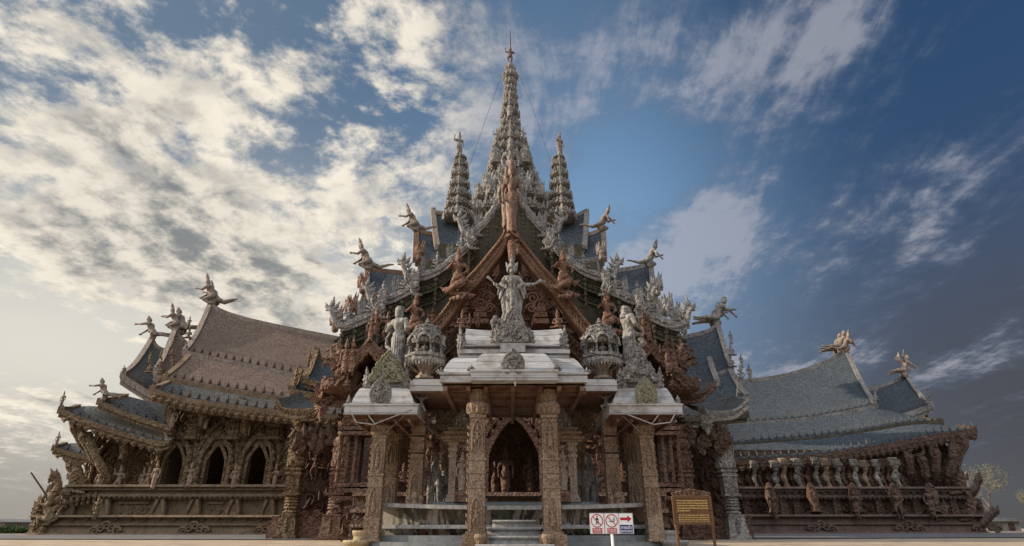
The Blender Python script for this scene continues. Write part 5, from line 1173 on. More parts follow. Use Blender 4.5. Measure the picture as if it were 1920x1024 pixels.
# ---- small shrine frames with standing figures in the porch
for s in (-1, 1):
    q = (lambda v: v) if s < 0 else (lambda v: 1923-v)
    sh = thing('shrine', 'grey posted niche shrine with tall leaf crest, '+('left' if s < 0 else 'right')+' of the doorway', 'shrine', P(q(862), 948, 15.4), 'niche shrines beside the doorway')
    for px_ in (846, 881):
        mb = MB(); A = P(q(px_), 948, 15.35); A.z = ZF+.16; B = P(q(px_+2), 830, 15.35); w_ = .17; H = B.z-A.z
        for t0, t1, k in ((0, .07, 1.7), (.07, .12, 1.3), (.12, .74, 1.0), (.74, .79, 1.35), (.79, .84, 1.0), (.84, .90, 1.4), (.90, .95, 1.1), (.95, 1, 1.6)): mb.box((A.x, A.y, A.z+H*t0), (w_*k, w_*k, H*(t1-t0)))
        for k in range(9): mb.scroll((A.x, A.y-w_*.5, A.z+H*(.16+.065*k)), (1, 0, 0), (0, 0, 1), .05, 1.4, .35, 1 if k % 2 else -1)
        part('post', mb, M['tan'], sh)
    mb = MB(); c = P(q(862), 830, 15.35); w_ = 60*px2m(830, 15.35)
    for z, e, h in ((0, 1.0, .06), (.06, 1.1, .07), (.13, .9, .06), (.19, .98, .07), (.26, .72, .06), (.32, .78, .05)): mb.box((c.x, 15.5, c.z+z), (w_*e, .7*e, h-.002))
    part('roof', mb, M['col'], sh); medallion(q(866), 807, 768, 15.3, 34, M['grey'], 'crest', None, sh)
    mb = MB(); d = P(q(865), 948, 15.25); mb.box((d.x, 15.28, ZF+.165), (.34, .34, .20), 0, .85); part('pedestal', mb, M['red'], sh)

# ================================================================== corner pavilions with boat-shaped roofs
def turned_col(px0, y0, px1, y1, Y, wpx, mat, parent, base_h=.2):
    """round carved column: square relief base, ringed shaft, lotus capital"""
    A, B = P(px0, y0, Y), P(px1, y1, Y); A.z = 0; w_ = wpx*px2m((y0+y1)/2, Y); H = B.z-A.z; mb = MB()
    def at(t): return A.lerp(B, t)
    def blk(t0, t1, k, kt=1.0): c = at(t0); e = at(t1); mb.box(c, (w_*k, w_*k, e.z-c.z), 0, kt, (e.x-c.x, e.y-c.y))
    blk(0, .03, 1.5); blk(.03, .19, 1.3, .82); blk(.19, .205, 1.15)
    prof = [(.5, .205), (.55, .22), (.36, .24)]+[v for k in range(4) for v in ((.50, .25+.025*k), (.50, .262+.025*k), (.40, .27+.025*k))]+[(.55, .35), (.5, .36)]
    for (r0, a), (r1, b_) in zip(prof, prof[1:]): mb.lathe([(r0*w_, 0), (r1*w_, (b_-a)*H)], at(a), 12)
    blk(.36, .38, 1.12); blk(.38, .53, .92); blk(.53, .55, 1.1); blk(.55, .57, .95); blk(.57, .59, 1.12)
    prof = [(.45, .59), (.60, .62), (.64, .70), (.60, .74), (.50, .76), (.58, .78), (.66, .83), (.58, .86), (.42, .87), (.52, .89), (.54, .91), (.42, .92), (.44, .96), (.60, .985), (.62, 1.0)]
    for (r0, a), (r1, b_) in zip(prof, prof[1:]): mb.lathe([(r0*w_, 0), (r1*w_, (b_-a)*H)], at(a), 12)
    for t0, n_, hh, r in ((.60, 10, .07, .58), (.72, 10, .05, .6), (.78, 10, .06, .6), (.36, 8, .04, .5), (.96, 10, .04, .5)):
        for k in range(n_): a = 2*PI*k/n_; mb.leaf(at(t0)+V((math.cos(a)*r*w_, math.sin(a)*r*w_, 0)), (math.cos(a)*.25, math.sin(a)*.25, 1), (-math.sin(a), math.cos(a), 0), H*hh, w_*.34, .05)
    for k in range(44):
        t0 = random.choice((random.uniform(.04, .18), random.uniform(.39, .52), random.uniform(.62, .74))); a = random.uniform(-PI, 0) if t0 > .6 else -PI/2
        rr = w_*(.62 if t0 > .6 else .5 if t0 > .3 else .62-.1*t0/.18); c = at(t0)+V((math.cos(a)*rr, math.sin(a)*rr, 0))
        if t0 < .6: c.x += random.uniform(-.4, .4)*w_
        mb.scroll(c, (-math.sin(a), math.cos(a), 0), (0, 0, 1), w_*.13, 1.4, .32, random.choice((-1, 1)))
    co = part('column', mb, mat, parent)
    put('relief_figure', PR['stand'], at(.05)+V((0, -w_*.64, 0)), co, 0, (H*.13, H*.1, H*.12), mat); put('relief_figure', PR['dance'], at(.385)+V((0, -w_*.47, 0)), co, 0, (H*.13, H*.1, H*.12), mat)
    return co
def boat_roof(parent, top, bot, Y, depth, mat, shm, pend=None):
    """eave shaped like a boat: curved fascia with horn ends, sagging shingle slope behind"""
    mb = MB(); T, B = smooth_poly(mp(top, Y), 22), smooth_poly(mp(bot, Y), 22)
    mb.grid([T, B], None, (0, .22, 0)); mb.tube([p+V((0, -.05, -.03)) for p in T], .07, 5); mb.tube([p+V((0, -.05, .03)) for p in B], .09, 5)
    for k in range(1, 21): mb.scroll(T[k].lerp(B[k], .5)+V((0, -.06, 0)), (1, 0, 0), (0, 0, 1), max(.05, (T[k]-B[k]).length*.32), 1.4, .28, 1 if k < 11 else -1)
    f = part('boat_eave', mb, mat, parent)
    rf = MB(); rf.grid([[p+V((0, .1, -.02)) for p in T], [p+V((0, depth*.5, .35+.0*k)) for k, p in enumerate(T)], [p+V((0, depth, .9)) for p in T]], [[(k*.25, v) for k in range(22)] for v in (0, 1, 2)], (0, 0, -.1)); part('roof', rf, shm, parent)
    if pend:
        mb = MB(); c = P(pend[0], pend[1], Y-.15); h = pend[2]*px2m(pend[1], Y)
        mb.leaf(c, (0, 0, -1), (1, 0, 0), h, h*.8, .2); mb.leaf(c, (0, 0, 1), (1, 0, 0), h*.8, h*.7, .2)
        for s in (-1, 1):
            for k in range(3): mb.scroll(c+V((s*h*.28*(k+1)*.6, -.1, h*.1*k)), (1, 0, 0), (0, 0, 1), h*.2, 1.5, .3, s)
        part('eave_crest', mb, mat, parent)
    return f
for s in (-1, 1):
    q = (lambda v: v) if s < 0 else (lambda v: 1912-v); mt = M['red'] if s < 0 else M['hall']; Yp = 24.5
    pv = thing('corner_pavilion', ('red-brown' if s < 0 else 'dark brown and grey')+' carved pavilion with boat-shaped eaves in front of the '+('fawn' if s < 0 else 'slate roofed')+' wing', 'pavilion', P(q(600), 1008, Yp+1), 'pavilions in the corners of the hall')
    if s < 0:
        boat_roof(pv, [(517, 746), (524, 759), (535, 766), (560, 768), (584, 767), (598, 759), (607, 748)], [(520, 760), (530, 779), (545, 784), (565, 786), (590, 789), (602, 774), (607, 756)], Yp+.6, 3, M['wing'], M['sh_d'])
        boat_roof(pv, [(590, 718), (598, 731), (614, 739), (635, 741), (654, 738), (668, 729), (681, 716)], [(594, 735), (602, 748), (618, 754), (640, 756), (658, 752), (668, 744), (679, 730)], Yp-.3, 3, M['red'], M['sh_d'], (604, 756, 34))
        turned_col(540, 1003, 566, 792, Yp+1.2, 27, M['wing'], pv); turned_col(621, 1010, 652, 792, Yp, 30, M['red'], pv)
        st = (((600, 962), 'stand', 88, M['red']), ((618, 962), 'dance', 78, M['red']))
    else:
        boat_roof(pv, [(1234, 716), (1246, 730), (1262, 738), (1290, 741), (1312, 737), (1330, 726), (1342, 714)], [(1236, 731), (1248, 746), (1268, 754), (1290, 756), (1312, 753), (1326, 742), (1340, 727)], Yp-.3, 3, M['hall'], M['sh_d'])
        boat_roof(pv, [(1306, 760), (1322, 768), (1345, 772), (1372, 770), (1388, 762), (1402, 748)], [(1310, 775), (1324, 786), (1345, 789), (1372, 786), (1386, 778), (1402, 764)], Yp+.6, 3, M['spire'], M['sh_d'], (1324, 786, 30))
        turned_col(1381, 1004, 1349, 798, Yp+1.2, 27, M['grey'], pv); turned_col(1296, 1010, 1268, 798, Yp, 30, M['hall'], pv)
    mb = MB()   # bracket swarm between capitals and eaves
    for k in range(10):
        x0 = q(548+k*11); c = P(x0, 842+10*math.sin(k*1.9), Yp+.75+.1*(k % 3)); mb.tube([c, c+V((-s*.2, -.05, .25)), c+V((-s*.15, -.1, .6)), c+V((s*.1, -.1, .85))], [.13, .17, .12, .05], 6)
        for j in range(2): mb.leaf(c+V((random.uniform(-.2, .2), -.15, random.uniform(.1, .6))), (random.uniform(-.7, .7), -.3, 1), (1, 0, 0), .5, .3, .12)
        for j in range(3): mb.scroll(c+V((random.uniform(-.2, .2), -.16, random.uniform(0, .7))), (1, 0, 0), (0, 0, 1), random.uniform(.08, .14), 1.6, .32, random.choice((-1, 1)))
    part('carved_bracket', mb, M['wingr'], pv)
    mb = MB(); mb.box(P(q(596), 990, Yp+2.2), (3.4, 1.6, ZP(968, Yp+2)-ZP(990, Yp+2.2))); mb.box((P(q(596), 990, Yp+2.2).x, Yp+2.2, 0), (3.6, 1.8, .5))
    for k in range(16): mb.scroll((P(q(596), 990, Yp+2.2).x+(k-7.5)*.22, Yp+1.35, random.uniform(.3, 1.0)), (1, 0, 0), (0, 0, 1), .15, 1.5, .32, random.choice((-1, 1)))
    part('base', mb, mt, pv)
    mb = MB()   # carved screen with dancing beasts behind the columns
    a, b = P(q(560), 800, Yp+2.4), P(q(640), 800, Yp+2.4); x0, x1 = min(a.x, b.x), max(a.x, b.x)
    mb.box(((x0+x1)/2, Yp+2.9, .4), (x1-x0, .4, a.z-.4)); relief(mb, x0, x1, .8, a.z, Yp+2.7, 70, .42)
    part('screen', mb, M['dark'], pv)
    for (xx, yy, kd, h, fl_) in ((592, 838, 'dragon', 44, 1), (612, 850, 'dragon', 46, -1), (588, 900, 'dance', 50, 1), (606, 880, 'sit', 36, 1), (626, 885, 'sit', 30, 1), (575, 812, 'dragon', 34, 1), (640, 800, 'dragon', 36, -1)):
        c = P(q(xx), yy, Yp+2.0); k = h*px2m(yy, Yp+2); put('screen_figure', PR[kd], c, pv, 0 if fl_*s < 0 else PI if kd == 'dragon' else 0, k, mt)
    # small scalloped gable above, with its dark hollow
    sc = MB(); Yg = 23.2
    lft = [(694, 636), (684, 650), (672, 662), (660, 674), (646, 688), (632, 702)]; rgt = [(694, 636), (704, 650), (714, 660), (722, 674), (732, 686), (742, 700)]
    for pl in (lft, rgt):
        o = smooth_poly(mp([(q(x), y) for x, y in pl], Yg), 18); i_ = [p+V((0, 0, -.42-.10*math.sin(k*1.05)**2)) for k, p in enumerate(o)]
        sc.grid([o, i_], None, (0, .35, 0)); sc.tube([p+V((0, -.04, .02)) for p in o], .08, 6); sc.tube([p+V((0, -.05, 0)) for p in i_], .07, 6)
        sc.grid([[p+V((0, .1, 0)) for p in o], [p+V((0, 6, 0)) for p in o]], None, (0, 0, -.12))
        for k in range(0, 18): sc.scroll(o[k].lerp(i_[k], .5)+V((0, -.06, 0)), (1, 0, 0), (0, 0, 1), .14, 1.4, .3)
    part('scalloped_gable', sc, mt, pv)
    mb = MB()
    for px_ in (640, 648, 655): mb.lathe([(.28, 0), (.36, .15), (.26, .3), (.34, .5), (.42, .8), (.3, 1.0)], P(q(px_+2), 735, Yg+1.0), 10)
    c = P(q(630), 738, Yg+.6); mb.lathe([(.30, 0), (.58, .08), (.66, .25), (.60, .48), (.36, .60), (.2, .64)], c, 14)
    for k in range(22): a = random.uniform(-PI, 0); mb.scroll(c+V((math.cos(a)*.62, math.sin(a)*.62, random.uniform(.1, .5))), (-math.sin(a), math.cos(a), 0), (0, 0, 1), .13, 1.4, .32, random.choice((-1, 1)))
    mb.box(((P(q(640), 735, Yg).x+P(q(740), 735, Yg).x)/2, Yg+2.5, ZP(735, Yg)), (abs(P(q(740), 735, Yg).x-P(q(640), 735, Yg).x), 3, .5)); part('gable_base', mb, mt, pv)
    for xx, yy, kd, h, r in ((694, 642, 'stand', 50, 0), (703, 632, 'stand', 52, 0), (645, 703, 'stand', 62, 0), (657, 706, 'stand2', 66, 0), (724, 640, 'dance', 52, 0), (728, 672, 'sit', 36, 0), (650, 725, 'sit', 30, 0)):
        c = P(q(xx), yy, Yg-.1+(.5 if xx == 703 else 0)); put('gable_figure', PR[kd], c, pv, 0, h*px2m(yy, Yg), mt)
    for xx, yy, h in ((628, 695, 52), (640, 690, 56), (618, 700, 40)): put('horse_figure', PR['horse'], P(q(xx), yy, Yg+.2), pv, 0 if s < 0 else PI, h*px2m(yy, Yg), mt)

# ================================================================== domed shrines on the porch roof
def dome_shrine(pxc, label):
    Y = 14.9; k = px2m(650, Y); base = P(pxc, 711, Y); X = base.x; z = lambda y: ZP(y, Y)
    t = thing('domed_shrine', label, 'shrine', base, 'domed shrines on the porch roof')
    mb = MB(); mb.lathe([(17*k, 0), (17*k, z(707)-z(711)), (12*k, z(704)-z(711)), (12*k, z(699)-z(711)), (13*k, z(693)-z(711)), (17*k, z(688)-z(711)), (20*k, z(683)-z(711))], (X, Y, z(711)), 8, rot=PI/8)
    for a in range(8): t_ = a*PI/4+PI/8; mb.tube([(X+math.cos(t_)*r*k, Y+math.sin(t_)*r*k, z(y)) for r, y in ((13, 699), (17, 696), (25, 691), (33, 687), (35, 681))], [.02, .022, .025, .03, .015], 5)
    part('pedestal', mb, M['tan'], t)
    mb = MB(); mb.lathe([(33*k, z(684)), (39*k, z(682)), (39*k, z(678)), (37*k, z(676)), (40*k, z(674)), (40*k, z(669)), (37*k, z(668))], (X, Y, 0), 8, rot=PI/8)
    for a in range(40): t_ = a*2*PI/40; mb.leaf((X+math.cos(t_)*37*k, Y+math.sin(t_)*37*k, z(679)), (0, 0, -1), (-math.sin(t_), math.cos(t_), 0), 14*k, 7*k, .03)
    part('deck', mb, M['grey'], t)
    mb = MB(); mb.lathe([(14*k, z(669)), (14*k, z(636))], (X, Y, 0), 8); part('core', mb, M['dark'], t)
    for a in range(8):
        t_ = a*PI/4+PI/8; mb = MB(); mb.lathe([(3.6*k, 0), (3.6*k, .05), (2*k, .08), (2.4*k, .2), (1.9*k, .3), (3.4*k, z(643)-z(669))], (X+math.cos(t_)*31*k, Y+math.sin(t_)*31*k, z(669)), 8); part('colonnette', mb, M['grey'], t)
    for a in (-PI/2, -PI/4, -3*PI/4): put('seated_figure', PR['sit'], (X+math.cos(a)*22*k, Y+math.sin(a)*22*k, z(669)), t, a+PI/2, 26*k/.75, M['grey'])
    mb = MB()   # lobed canopy: eight hooded arches round the foot of the dome
    mb.lathe([(30*k, z(648)), (33*k, z(643)), (29*k, z(634)), (24*k, z(630))], (X, Y, 0), 16)
    for a in range(8):
        t_ = a*PI/4-PI/2; ca, sa = math.cos(t_), math.sin(t_)
        ap = [(-13, 652), (-11, 643), (-6, 637), (0, 634), (6, 637), (11, 643), (13, 652)]
        mb.tube([(X+ca*33*k-sa*o*k, Y+sa*33*k+ca*o*k, z(y)) for o, y in ap], 2.5*k, 6); mb.tube([(X+ca*28*k-sa*o*k*.9, Y+sa*28*k+ca*o*k*.9, z(y-3)) for o, y in ap], 3.0*k, 6)
        mb.lathe([(6*k, 0), (6.4*k, 2*k), (4.5*k, 5*k), (1.6*k, 7*k), (2*k, 8*k), (.4*k, 12*k)], (X+ca*31*k, Y+sa*31*k, z(637)), 8)
    part('canopy', mb, M['grey'], t)
    mb = MB(); mb.lathe([(26*k, z(640)), (27*k, z(632)), (26*k, z(625)), (22*k, z(617)), (15*k, z(611.5)), (7*k, z(609.5)), (7.5*k, z(608.8)), (4*k, z(607)), (6.5*k, z(605.5)), (4*k, z(603)), (5*k, z(602)), (2.5*k, z(600)), (3*k, z(599.3)), (.4*k, z(596))], (X, Y, 0), 16)
    for a in range(12):
        t_ = a*PI/6
        for r, y in ((26, 628), (23, 620)): mb.scroll((X+math.cos(t_)*r*k, Y+math.sin(t_)*r*k, z(y)), (-math.sin(t_), math.cos(t_), 0), (0, 0, 1), 5.5*k, 1.4, .3, 1 if a % 2 else -1)
    part('dome', mb, M['grey'], t); return t
dome_shrine(796, 'domed grey lantern shrine on porch roof beside the figure seen from behind')
dome_shrine(1130, 'domed grey lantern shrine on porch roof beside the long-haired woman statue')

# ================================================================== statues
def statue(name, proto, px, y, Y, hpx, rz, mat, label, cat='statue', group=None, natural=1.0, z=None):
    """sculpture as a thing of its own; hpx = height it has in the photo"""
    p = P(px, y, Y); p2 = P(px, y-hpx, Y)
    if z is not None: p.z = z
    k = (p2.z-p.z)/natural
    o = link(bpy.data.objects.new(name, PR[proto] if isinstance(proto, str) else proto)); o.location = p; o.rotation_euler = (0, 0, rz); o.scale = (k, k, k)
    o.material_slots[0].link = 'OBJECT'; o.material_slots[0].material = mat
    return tag(o, label, cat, group)
def slim(o, k): o.scale = (o.scale[0]*k, o.scale[1]*k, o.scale[2])
NAT = dict(stand=1.17, stand2=1.17, dance=1.17, pray=1.17, sit=.80, kneel=.86, fly=.82, fly2=.66, flyw=.95, naga=1.05, flame=1.0, dragon=1.05, elephant=1.0, lion=1.0, horse=1.0)
GR = 'flying figures on the roof tips'
for px, y, Y, h, pr, r, mt, lb in (
    (397, 573, 48, 62, 'fly', 0, 'fly', 'brown flying crowned figure on the highest roof tip of the brown shingled wing'),
    (329, 622, 47.5, 56, 'fly', 0, 'fly', 'brown leaping figure on the middle roof tip of the brown wing'),
    (284, 640, 48.5, 46, 'fly2', 0, 'fly', 'brown flying figure with bun on the outer upper tip of the brown wing'),
    (194, 752, 38, 42, 'fly2', 0, 'fly', 'kneeling brown figure on the second lowest eave of the brown wing'),
    (690, 508, 41, 64, 'fly', 0, 'fly', 'tan flying figure with flame crown on the lower left stacked roof'),
    (779, 435, 41, 56, 'fly', 0, 'fly', 'tan flying figure with flame crown on the upper left stacked roof'),
    (1127, 434, 41, 52, 'fly', PI, 'fly', 'tan flying figure with flame crown on the upper right stacked roof'),
    (1217, 502, 41, 56, 'fly', PI, 'grey', 'pale grey flying figure on the lower right stacked roof'),
    (1346, 614, 46, 56, 'fly2', PI, 'grey', 'grey flying figure on the tip of the small slate roof'),
    (1586, 661, 57.5, 44, 'fly', PI, 'fly', 'front figure of the flying group on the slate wing ridge tip'),
    (1697, 707, 58, 58, 'flyw', PI, 'tan', 'sunlit winged flying figure on the outermost slate roof tip')):
    statue('flying_figure', pr, px, y, Y, h, r, M[mt], lb, group=GR, natural=NAT[pr])
for px, y, Y, h, pr, r, mt, lb in (
    (404, 574, 48.6, 50, 'fly', 0, 'fly', 'second flying figure close behind the crowned one on the brown wing'),
    (341, 628, 48, 50, 'fly2', 0, 'fly', 'smaller companion behind the leaping figure on the brown wing'),
    (1337, 614, 46.8, 46, 'fly2', PI, 'grey', 'smaller grey companion behind the flyer on the small slate roof'),
    (1577, 663, 58.2, 42, 'fly2', PI, 'fly', 'middle figure of the flying group on the slate wing ridge tip'),
    (1569, 666, 58.9, 40, 'fly2', PI, 'fly', 'rear figure of the flying group on the slate wing ridge tip')):
    statue('flying_figure', pr, px, y, Y, h, r, M[mt], lb, group=GR, natural=NAT[pr])
def totem(px, y, Y, h, mat, label, n=4, top='stand', r=0):
    """small figures carved one above the other at a roof edge"""
    t = thing('roof_edge_figures', label, 'statue', P(px, y, Y), 'stacked figures along the roof edges'); hh = h/n
    for k in range(n):
        a = P(px, y-hh*k, Y); pr = top if k == n-1 else random.choice(('sit', 'sit', 'dragon')); put('figure', PR[pr], a, t, r if pr != 'dragon' else (0 if r <= 0 else PI), hh*px2m(y, Y)*1.35/NAT[pr], mat)
    return t
totem(352, 655, 44, 58, M['wing'], 'brown stack of small figures at the verge of the main brown roof', 3)
totem(322, 694, 41.8, 56, M['wing'], 'brown stack of figures lower on the verge of the second brown roof', 4)
totem(300, 716, 41, 58, M['wing'], 'brown stack of figures above the lowest eave corner of the brown wing', 4)
totem(279, 700, 42, 36, M['wing'], 'dark brown pair of figures on the outer small brown roof', 2)
totem(1372, 690, 42, 66, M['grey'], 'tall grey stacked figure on the verge of the small slate roof', 3, r=.3)
totem(1392, 712, 41, 44, M['grey'], 'grey crowned figure in front of the slate wing ridge', 2, r=.3)
totem(1408, 716, 42, 28, M['grey'], 'shortest grey crowned figure at the start of the slate ridge', 1, r=.3)
totem(1644, 752, 51, 34, M['grey'], 'grey figure stack at the gable foot of the slate wing', 2, r=.4)
totem(1742, 758, 52, 28, M['grey'], 'little grey figure on the outermost slate roof corner', 2, r=.4)
totem(1385, 770, 38, 60, M['grey'], 'grey stack of figures where the slate wing meets the hall', 4, r=.4)
totem(229, 702, 41, 14, M['fly'], 'tiny brown figure at the outer upper eave tip of the brown wing', 1)
totem(113, 764, 37, 24, M['fly'], 'little brown figure on the outer tip of the lower left eave', 1)
totem(104, 838, 43.5, 22, M['fly'], 'little brown figure on the tip of the lowest left roof', 1)
totem(577, 690, 32, 26, M['wing'], 'small brown figure on the upper of two little curved roofs', 1); totem(552, 728, 31, 32, M['wing'], 'small brown figure on the lower of two little curved roofs', 1)
# flame clusters on the stacked roof ends
for px, y, Y, h, mt, lb in ((679, 546, 40, 42, 'red', 'red-brown flame finial on left stacked roof, highest of three'), (656, 592, 39, 46, 'red', 'red-brown flame finial on left stacked roof, middle of three'), (628, 618, 32, 48, 'red', 'red-brown flame finial on left stacked roof, lowest of three'),
    (1233, 550, 40, 42, 'grey', 'grey flame finial on right stacked roof, highest of four'), (1253, 588, 39, 44, 'grey', 'grey flame finial on right stacked roof, second of four'), (1268, 606, 36, 44, 'grey', 'grey flame finial on right stacked roof, third of four'), (1283, 622, 32, 44, 'grey', 'grey flame finial on right stacked roof, lowest of four'),
    (786, 484, 40, 36, 'red', 'brown flame finial on the upper left stacked roof edge'), (1128, 484, 40, 36, 'fly', 'brown flame finial on the upper right stacked roof edge')):
    statue('flame_finial', 'flame', px, y, Y, h, 0, M[mt], lb, 'finial', 'flame finials on the stacked roofs')
# figures on the spires
statue('spire_figure', 'dance', 957, 119, 50, 33, 0, M['red'], 'brown figure standing on the very top of the central spire', natural=1.17)
statue('spire_figure', 'stand2', 956, 224, 49, 48, 0, M['grey'], 'pale standing figure on the front of the central spire', natural=1.17)
statue('spire_figure', 'stand2', 860, 294, 43, 48, .3, M['spire'], 'grey figure standing on the left corner spire', natural=1.17)
statue('spire_figure', 'stand', 1050, 294, 43, 48, .6, M['fly'], 'brownish figure standing on the right corner spire', natural=1.17)
statue('spire_figure', 'stand2', 931, 272, 47.5, 32, 0, M['spire'], 'small grey figure on the left shoulder of the central spire', natural=1.17)
statue('spire_figure', 'dance', 980, 270, 47.5, 32, 0, M['spire'], 'small grey figure on the right shoulder of the central spire', natural=1.17)
mb = MB(); a, b = P(957, 90, 50), P(957, 57, 50); mb.tube([a, b], [.07, .03], 6)
tag(part('lightning_rod', mb, M['dark'], None, loc=a), 'thin dark lightning rod above the topmost spire figure', 'rod')
M['cable'] = carved('black_cable', (.03, .03, .03), (.05, .05, .05), (.04, .04, .04), 5, .1, .01, .6, .2, False)
for s, c, lb in ((-1, [(941, 140), (905, 240), (876, 322)], 'thin dark stay cable running from the spire to the left corner spire'), (1, [(973, 140), (1003, 215), (1037, 318)], 'thin dark stay cable running from the spire to the right corner spire')):
    pts = [P(c[0][0], c[0][1], 50), P(c[1][0], c[1][1], 47), P(c[2][0], c[2][1], 43.5)]; mb = MB(); mb.tube(smooth_poly(pts, 16), .018, 5)
    tag(part('stay_cable', mb, M['cable'], None, loc=pts[-1]), lb, 'cable', 'stay cables of the spire')
# figures climbing the front gable
slim(statue('crowned_statue', 'stand', 960, 440, 26.6, 150, 0, M['gold'], 'golden brown crowned woman statue at the apex of the front gable', natural=1.17), .72)
slim(statue('crowned_statue', 'stand', 950, 432, 27.2, 124, 0, M['gold'], 'second crowned figure half hidden behind the golden woman at the apex', natural=1.17), .72)
statue('praying_statue', 'pray', 960, 492, 26.4, 78, 0, M['red'], 'red-brown praying statue in the middle of the gable boards', natural=1.17)
statue('crowned_statue', 'stand', 957, 350, 29.5, 92, 0, M['grey'], 'pale grey crowned statue rising behind the golden woman', natural=1.17)
statue('praying_statue', 'pray', 972, 480, 27.1, 44, .2, M['red'], 'smaller praying figure beside the praying statue', natural=1.17)
statue('gable_figure', 'serpentman', 857, 566, 26.7, 104, 0, M['red'], 'red-brown crowned figure with coiled tail on the left gable board', natural=1.17)
statue('gable_figure', 'serpentman', 1058, 562, 26.7, 100, .3, M['red'], 'red-brown crowned figure with coiled tail on the right gable board', natural=1.17)
statue('gable_figure', 'serpentman', 775, 640, 27, 92, .3, M['red'], 'smaller red-brown figure with coiled tail low on the left gable board', natural=1.17)
statue('gable_figure', 'serpentman', 1142, 632, 27, 92, 0, M['red'], 'smaller red-brown figure with coiled tail low on the right gable board', natural=1.17)
statue('gable_group', 'sit', 866, 618, 24, 40, .2, M['red'], 'red-brown seated figure behind the upper porch roof, left', natural=.8)
statue('gable_group', 'sit', 1046, 618, 24, 40, -.2, M['red'], 'red-brown seated figure behind the upper porch roof, right', natural=.8)
for dx in (14, 30): statue('gable_group', 'dance', 866+dx, 616, 24.5, 30, 0, M['red'], 'small red-brown attendant beside the left seated figure', group='attendants of the left seated figure', natural=1.17)
# many-armed guardian on the centre roof
def folds(z0, z1, r0, r1, n, th):
    return [('p', [(math.cos(a)*r0, math.sin(a)*r0, z0), (math.cos(a+.1)*(r0+r1)*.5, math.sin(a+.1)*(r0+r1)*.5, (z0+z1)/2), (math.cos(a)*r1, math.sin(a)*r1, z1)], [th, th*.8, th*.6]) for a in [2*PI*k/n for k in range(n)]]
def curls(c, r, n, th, seed):
    q = random.Random(seed); o = []
    for k in range(n):
        a = q.uniform(0, 2*PI); z = q.uniform(-1, 1); d = V((math.cos(a)*math.sqrt(1-z*z), abs(math.sin(a))*math.sqrt(1-z*z), z)); o.append(('e', tuple(V(c)+d*r), (th, th, th)))
    return o
def garland(z, r, n, th): return [('e', (math.cos(2*PI*k/n)*r, math.sin(2*PI*k/n)*r*.8, z), (th, th, th*1.5)) for k in range(n)]
gp = human(crown='tall', skirt=.44, el=(-.20, -.02, .66), hl=(-.14, -.10, .60), er=(.20, -.02, .66), hr=(.14, -.10, .60), hd=(0, -.02, .87))
for sg in (-1, 1):
    for e, h2 in (((.20, .03, .66), (.24, .0, .50)), ((.17, .05, .60), (.21, -.06, .42))) + ((((.22, .02, .66), (.40, -.01, .66)),) if sg > 0 else (((.20, .02, .64), (.31, -.01, .66)),)):
        gp += [('c', (sg*.08, .03, .74), (sg*e[0], e[1], e[2]), .045, .035), ('c', (sg*e[0], e[1], e[2]), (sg*h2[0], h2[1], h2[2]), .033, .024)]
    gp += [('l', (sg*.05, 0, .93), (sg*.6, 0, 1), (1, 0, -sg*.6), .13, .08, .04), ('p', [(sg*.07, .03, .62), (sg*.15, .04, .40), (sg*.12, .02, .20), (sg*.20, .02, .04)], [.03, .05, .045, .02]), ('e', (sg*.055, -.04, .89), (.045, .055, .06))]
gp += [('p', [(.40, -.01, .66), (.50, -.02, .71), (.60, -.02, .70)], [.014, .032, .01]), ('p', [(-.24, -.03, .58), (-.34, -.02, .70), (-.44, -.03, .78)], [.012, .012, .03]),
       ('e', (0, -.07, .855), (.04, .045, .035)), ('b', (0, .04, 0), (.32, .22, .05)), ('p', [(0, -.11, .45), (0, -.12, .25), (0, -.11, .06)], [.04, .03, .035])]
gp += folds(.05, .50, .10, .08, 14, .013)+garland(.54, .085, 16, .014)+garland(.74, .075, 12, .012)+curls((0, .01, .90), .062, 26, .016, 3)
PR['guardian'] = sculpt('guardian_figure', gp, .0085, M['grey'], 1); M['pale'] = carved('bleached_statue_timber', (.13, .12, .108), (.33, .312, .29), (.42, .405, .385), 11, 1.0, .02, .75, .5, True, .8)
slim(statue('guardian_statue', 'guardian', 960, 612, 13.75, 134, 0, M['pale'], 'pale many-armed guardian statue holding swords on the centre of the porch roof', natural=1.15), .84)
statue('elephant_statue', 'elephant', 931, 628, 13.7, 34, -.5, M['grey'], 'grey elephant at the foot of the many-armed guardian')
# two tall figures on the corner roofs
lady = human(crown=None, hair='long', skirt=.42, er=(.17, -.06, .64), hr=(.10, -.20, .58), el=(-.16, -.02, .63), hl=(-.12, -.15, .55))+[('e', (-.05, -.075, .70), (.045, .045, .045)), ('e', (.05, -.075, .70), (.045, .045, .045)), ('p', [(.05, -.10, .42), (.10, -.22, .36), (.06, -.30, .42), (.09, -.24, .50)], [.045, .06, .05, .03]), ('p', [(0, -.08, .30), (.02, -.20, .26), (.0, -.26, .20)], [.05, .055, .03])]
lady += folds(.08, .52, .10, .082, 16, .012)+garland(.55, .080, 18, .012)+curls((0, .02, .885), .062, 40, .017, 5)+curls((0, .05, .78), .05, 24, .017, 6)
PR['lady'] = sculpt('long_haired_woman', lady, .0078, M['grey'], 1); PR['lady'].name = 'long_haired_woman'
statue('woman_statue', 'lady', 1184, 690, 15.2, 116, PI*.62, M['pale'], 'pale statue of a long-haired woman in profile with bare back and skirt', natural=.95)
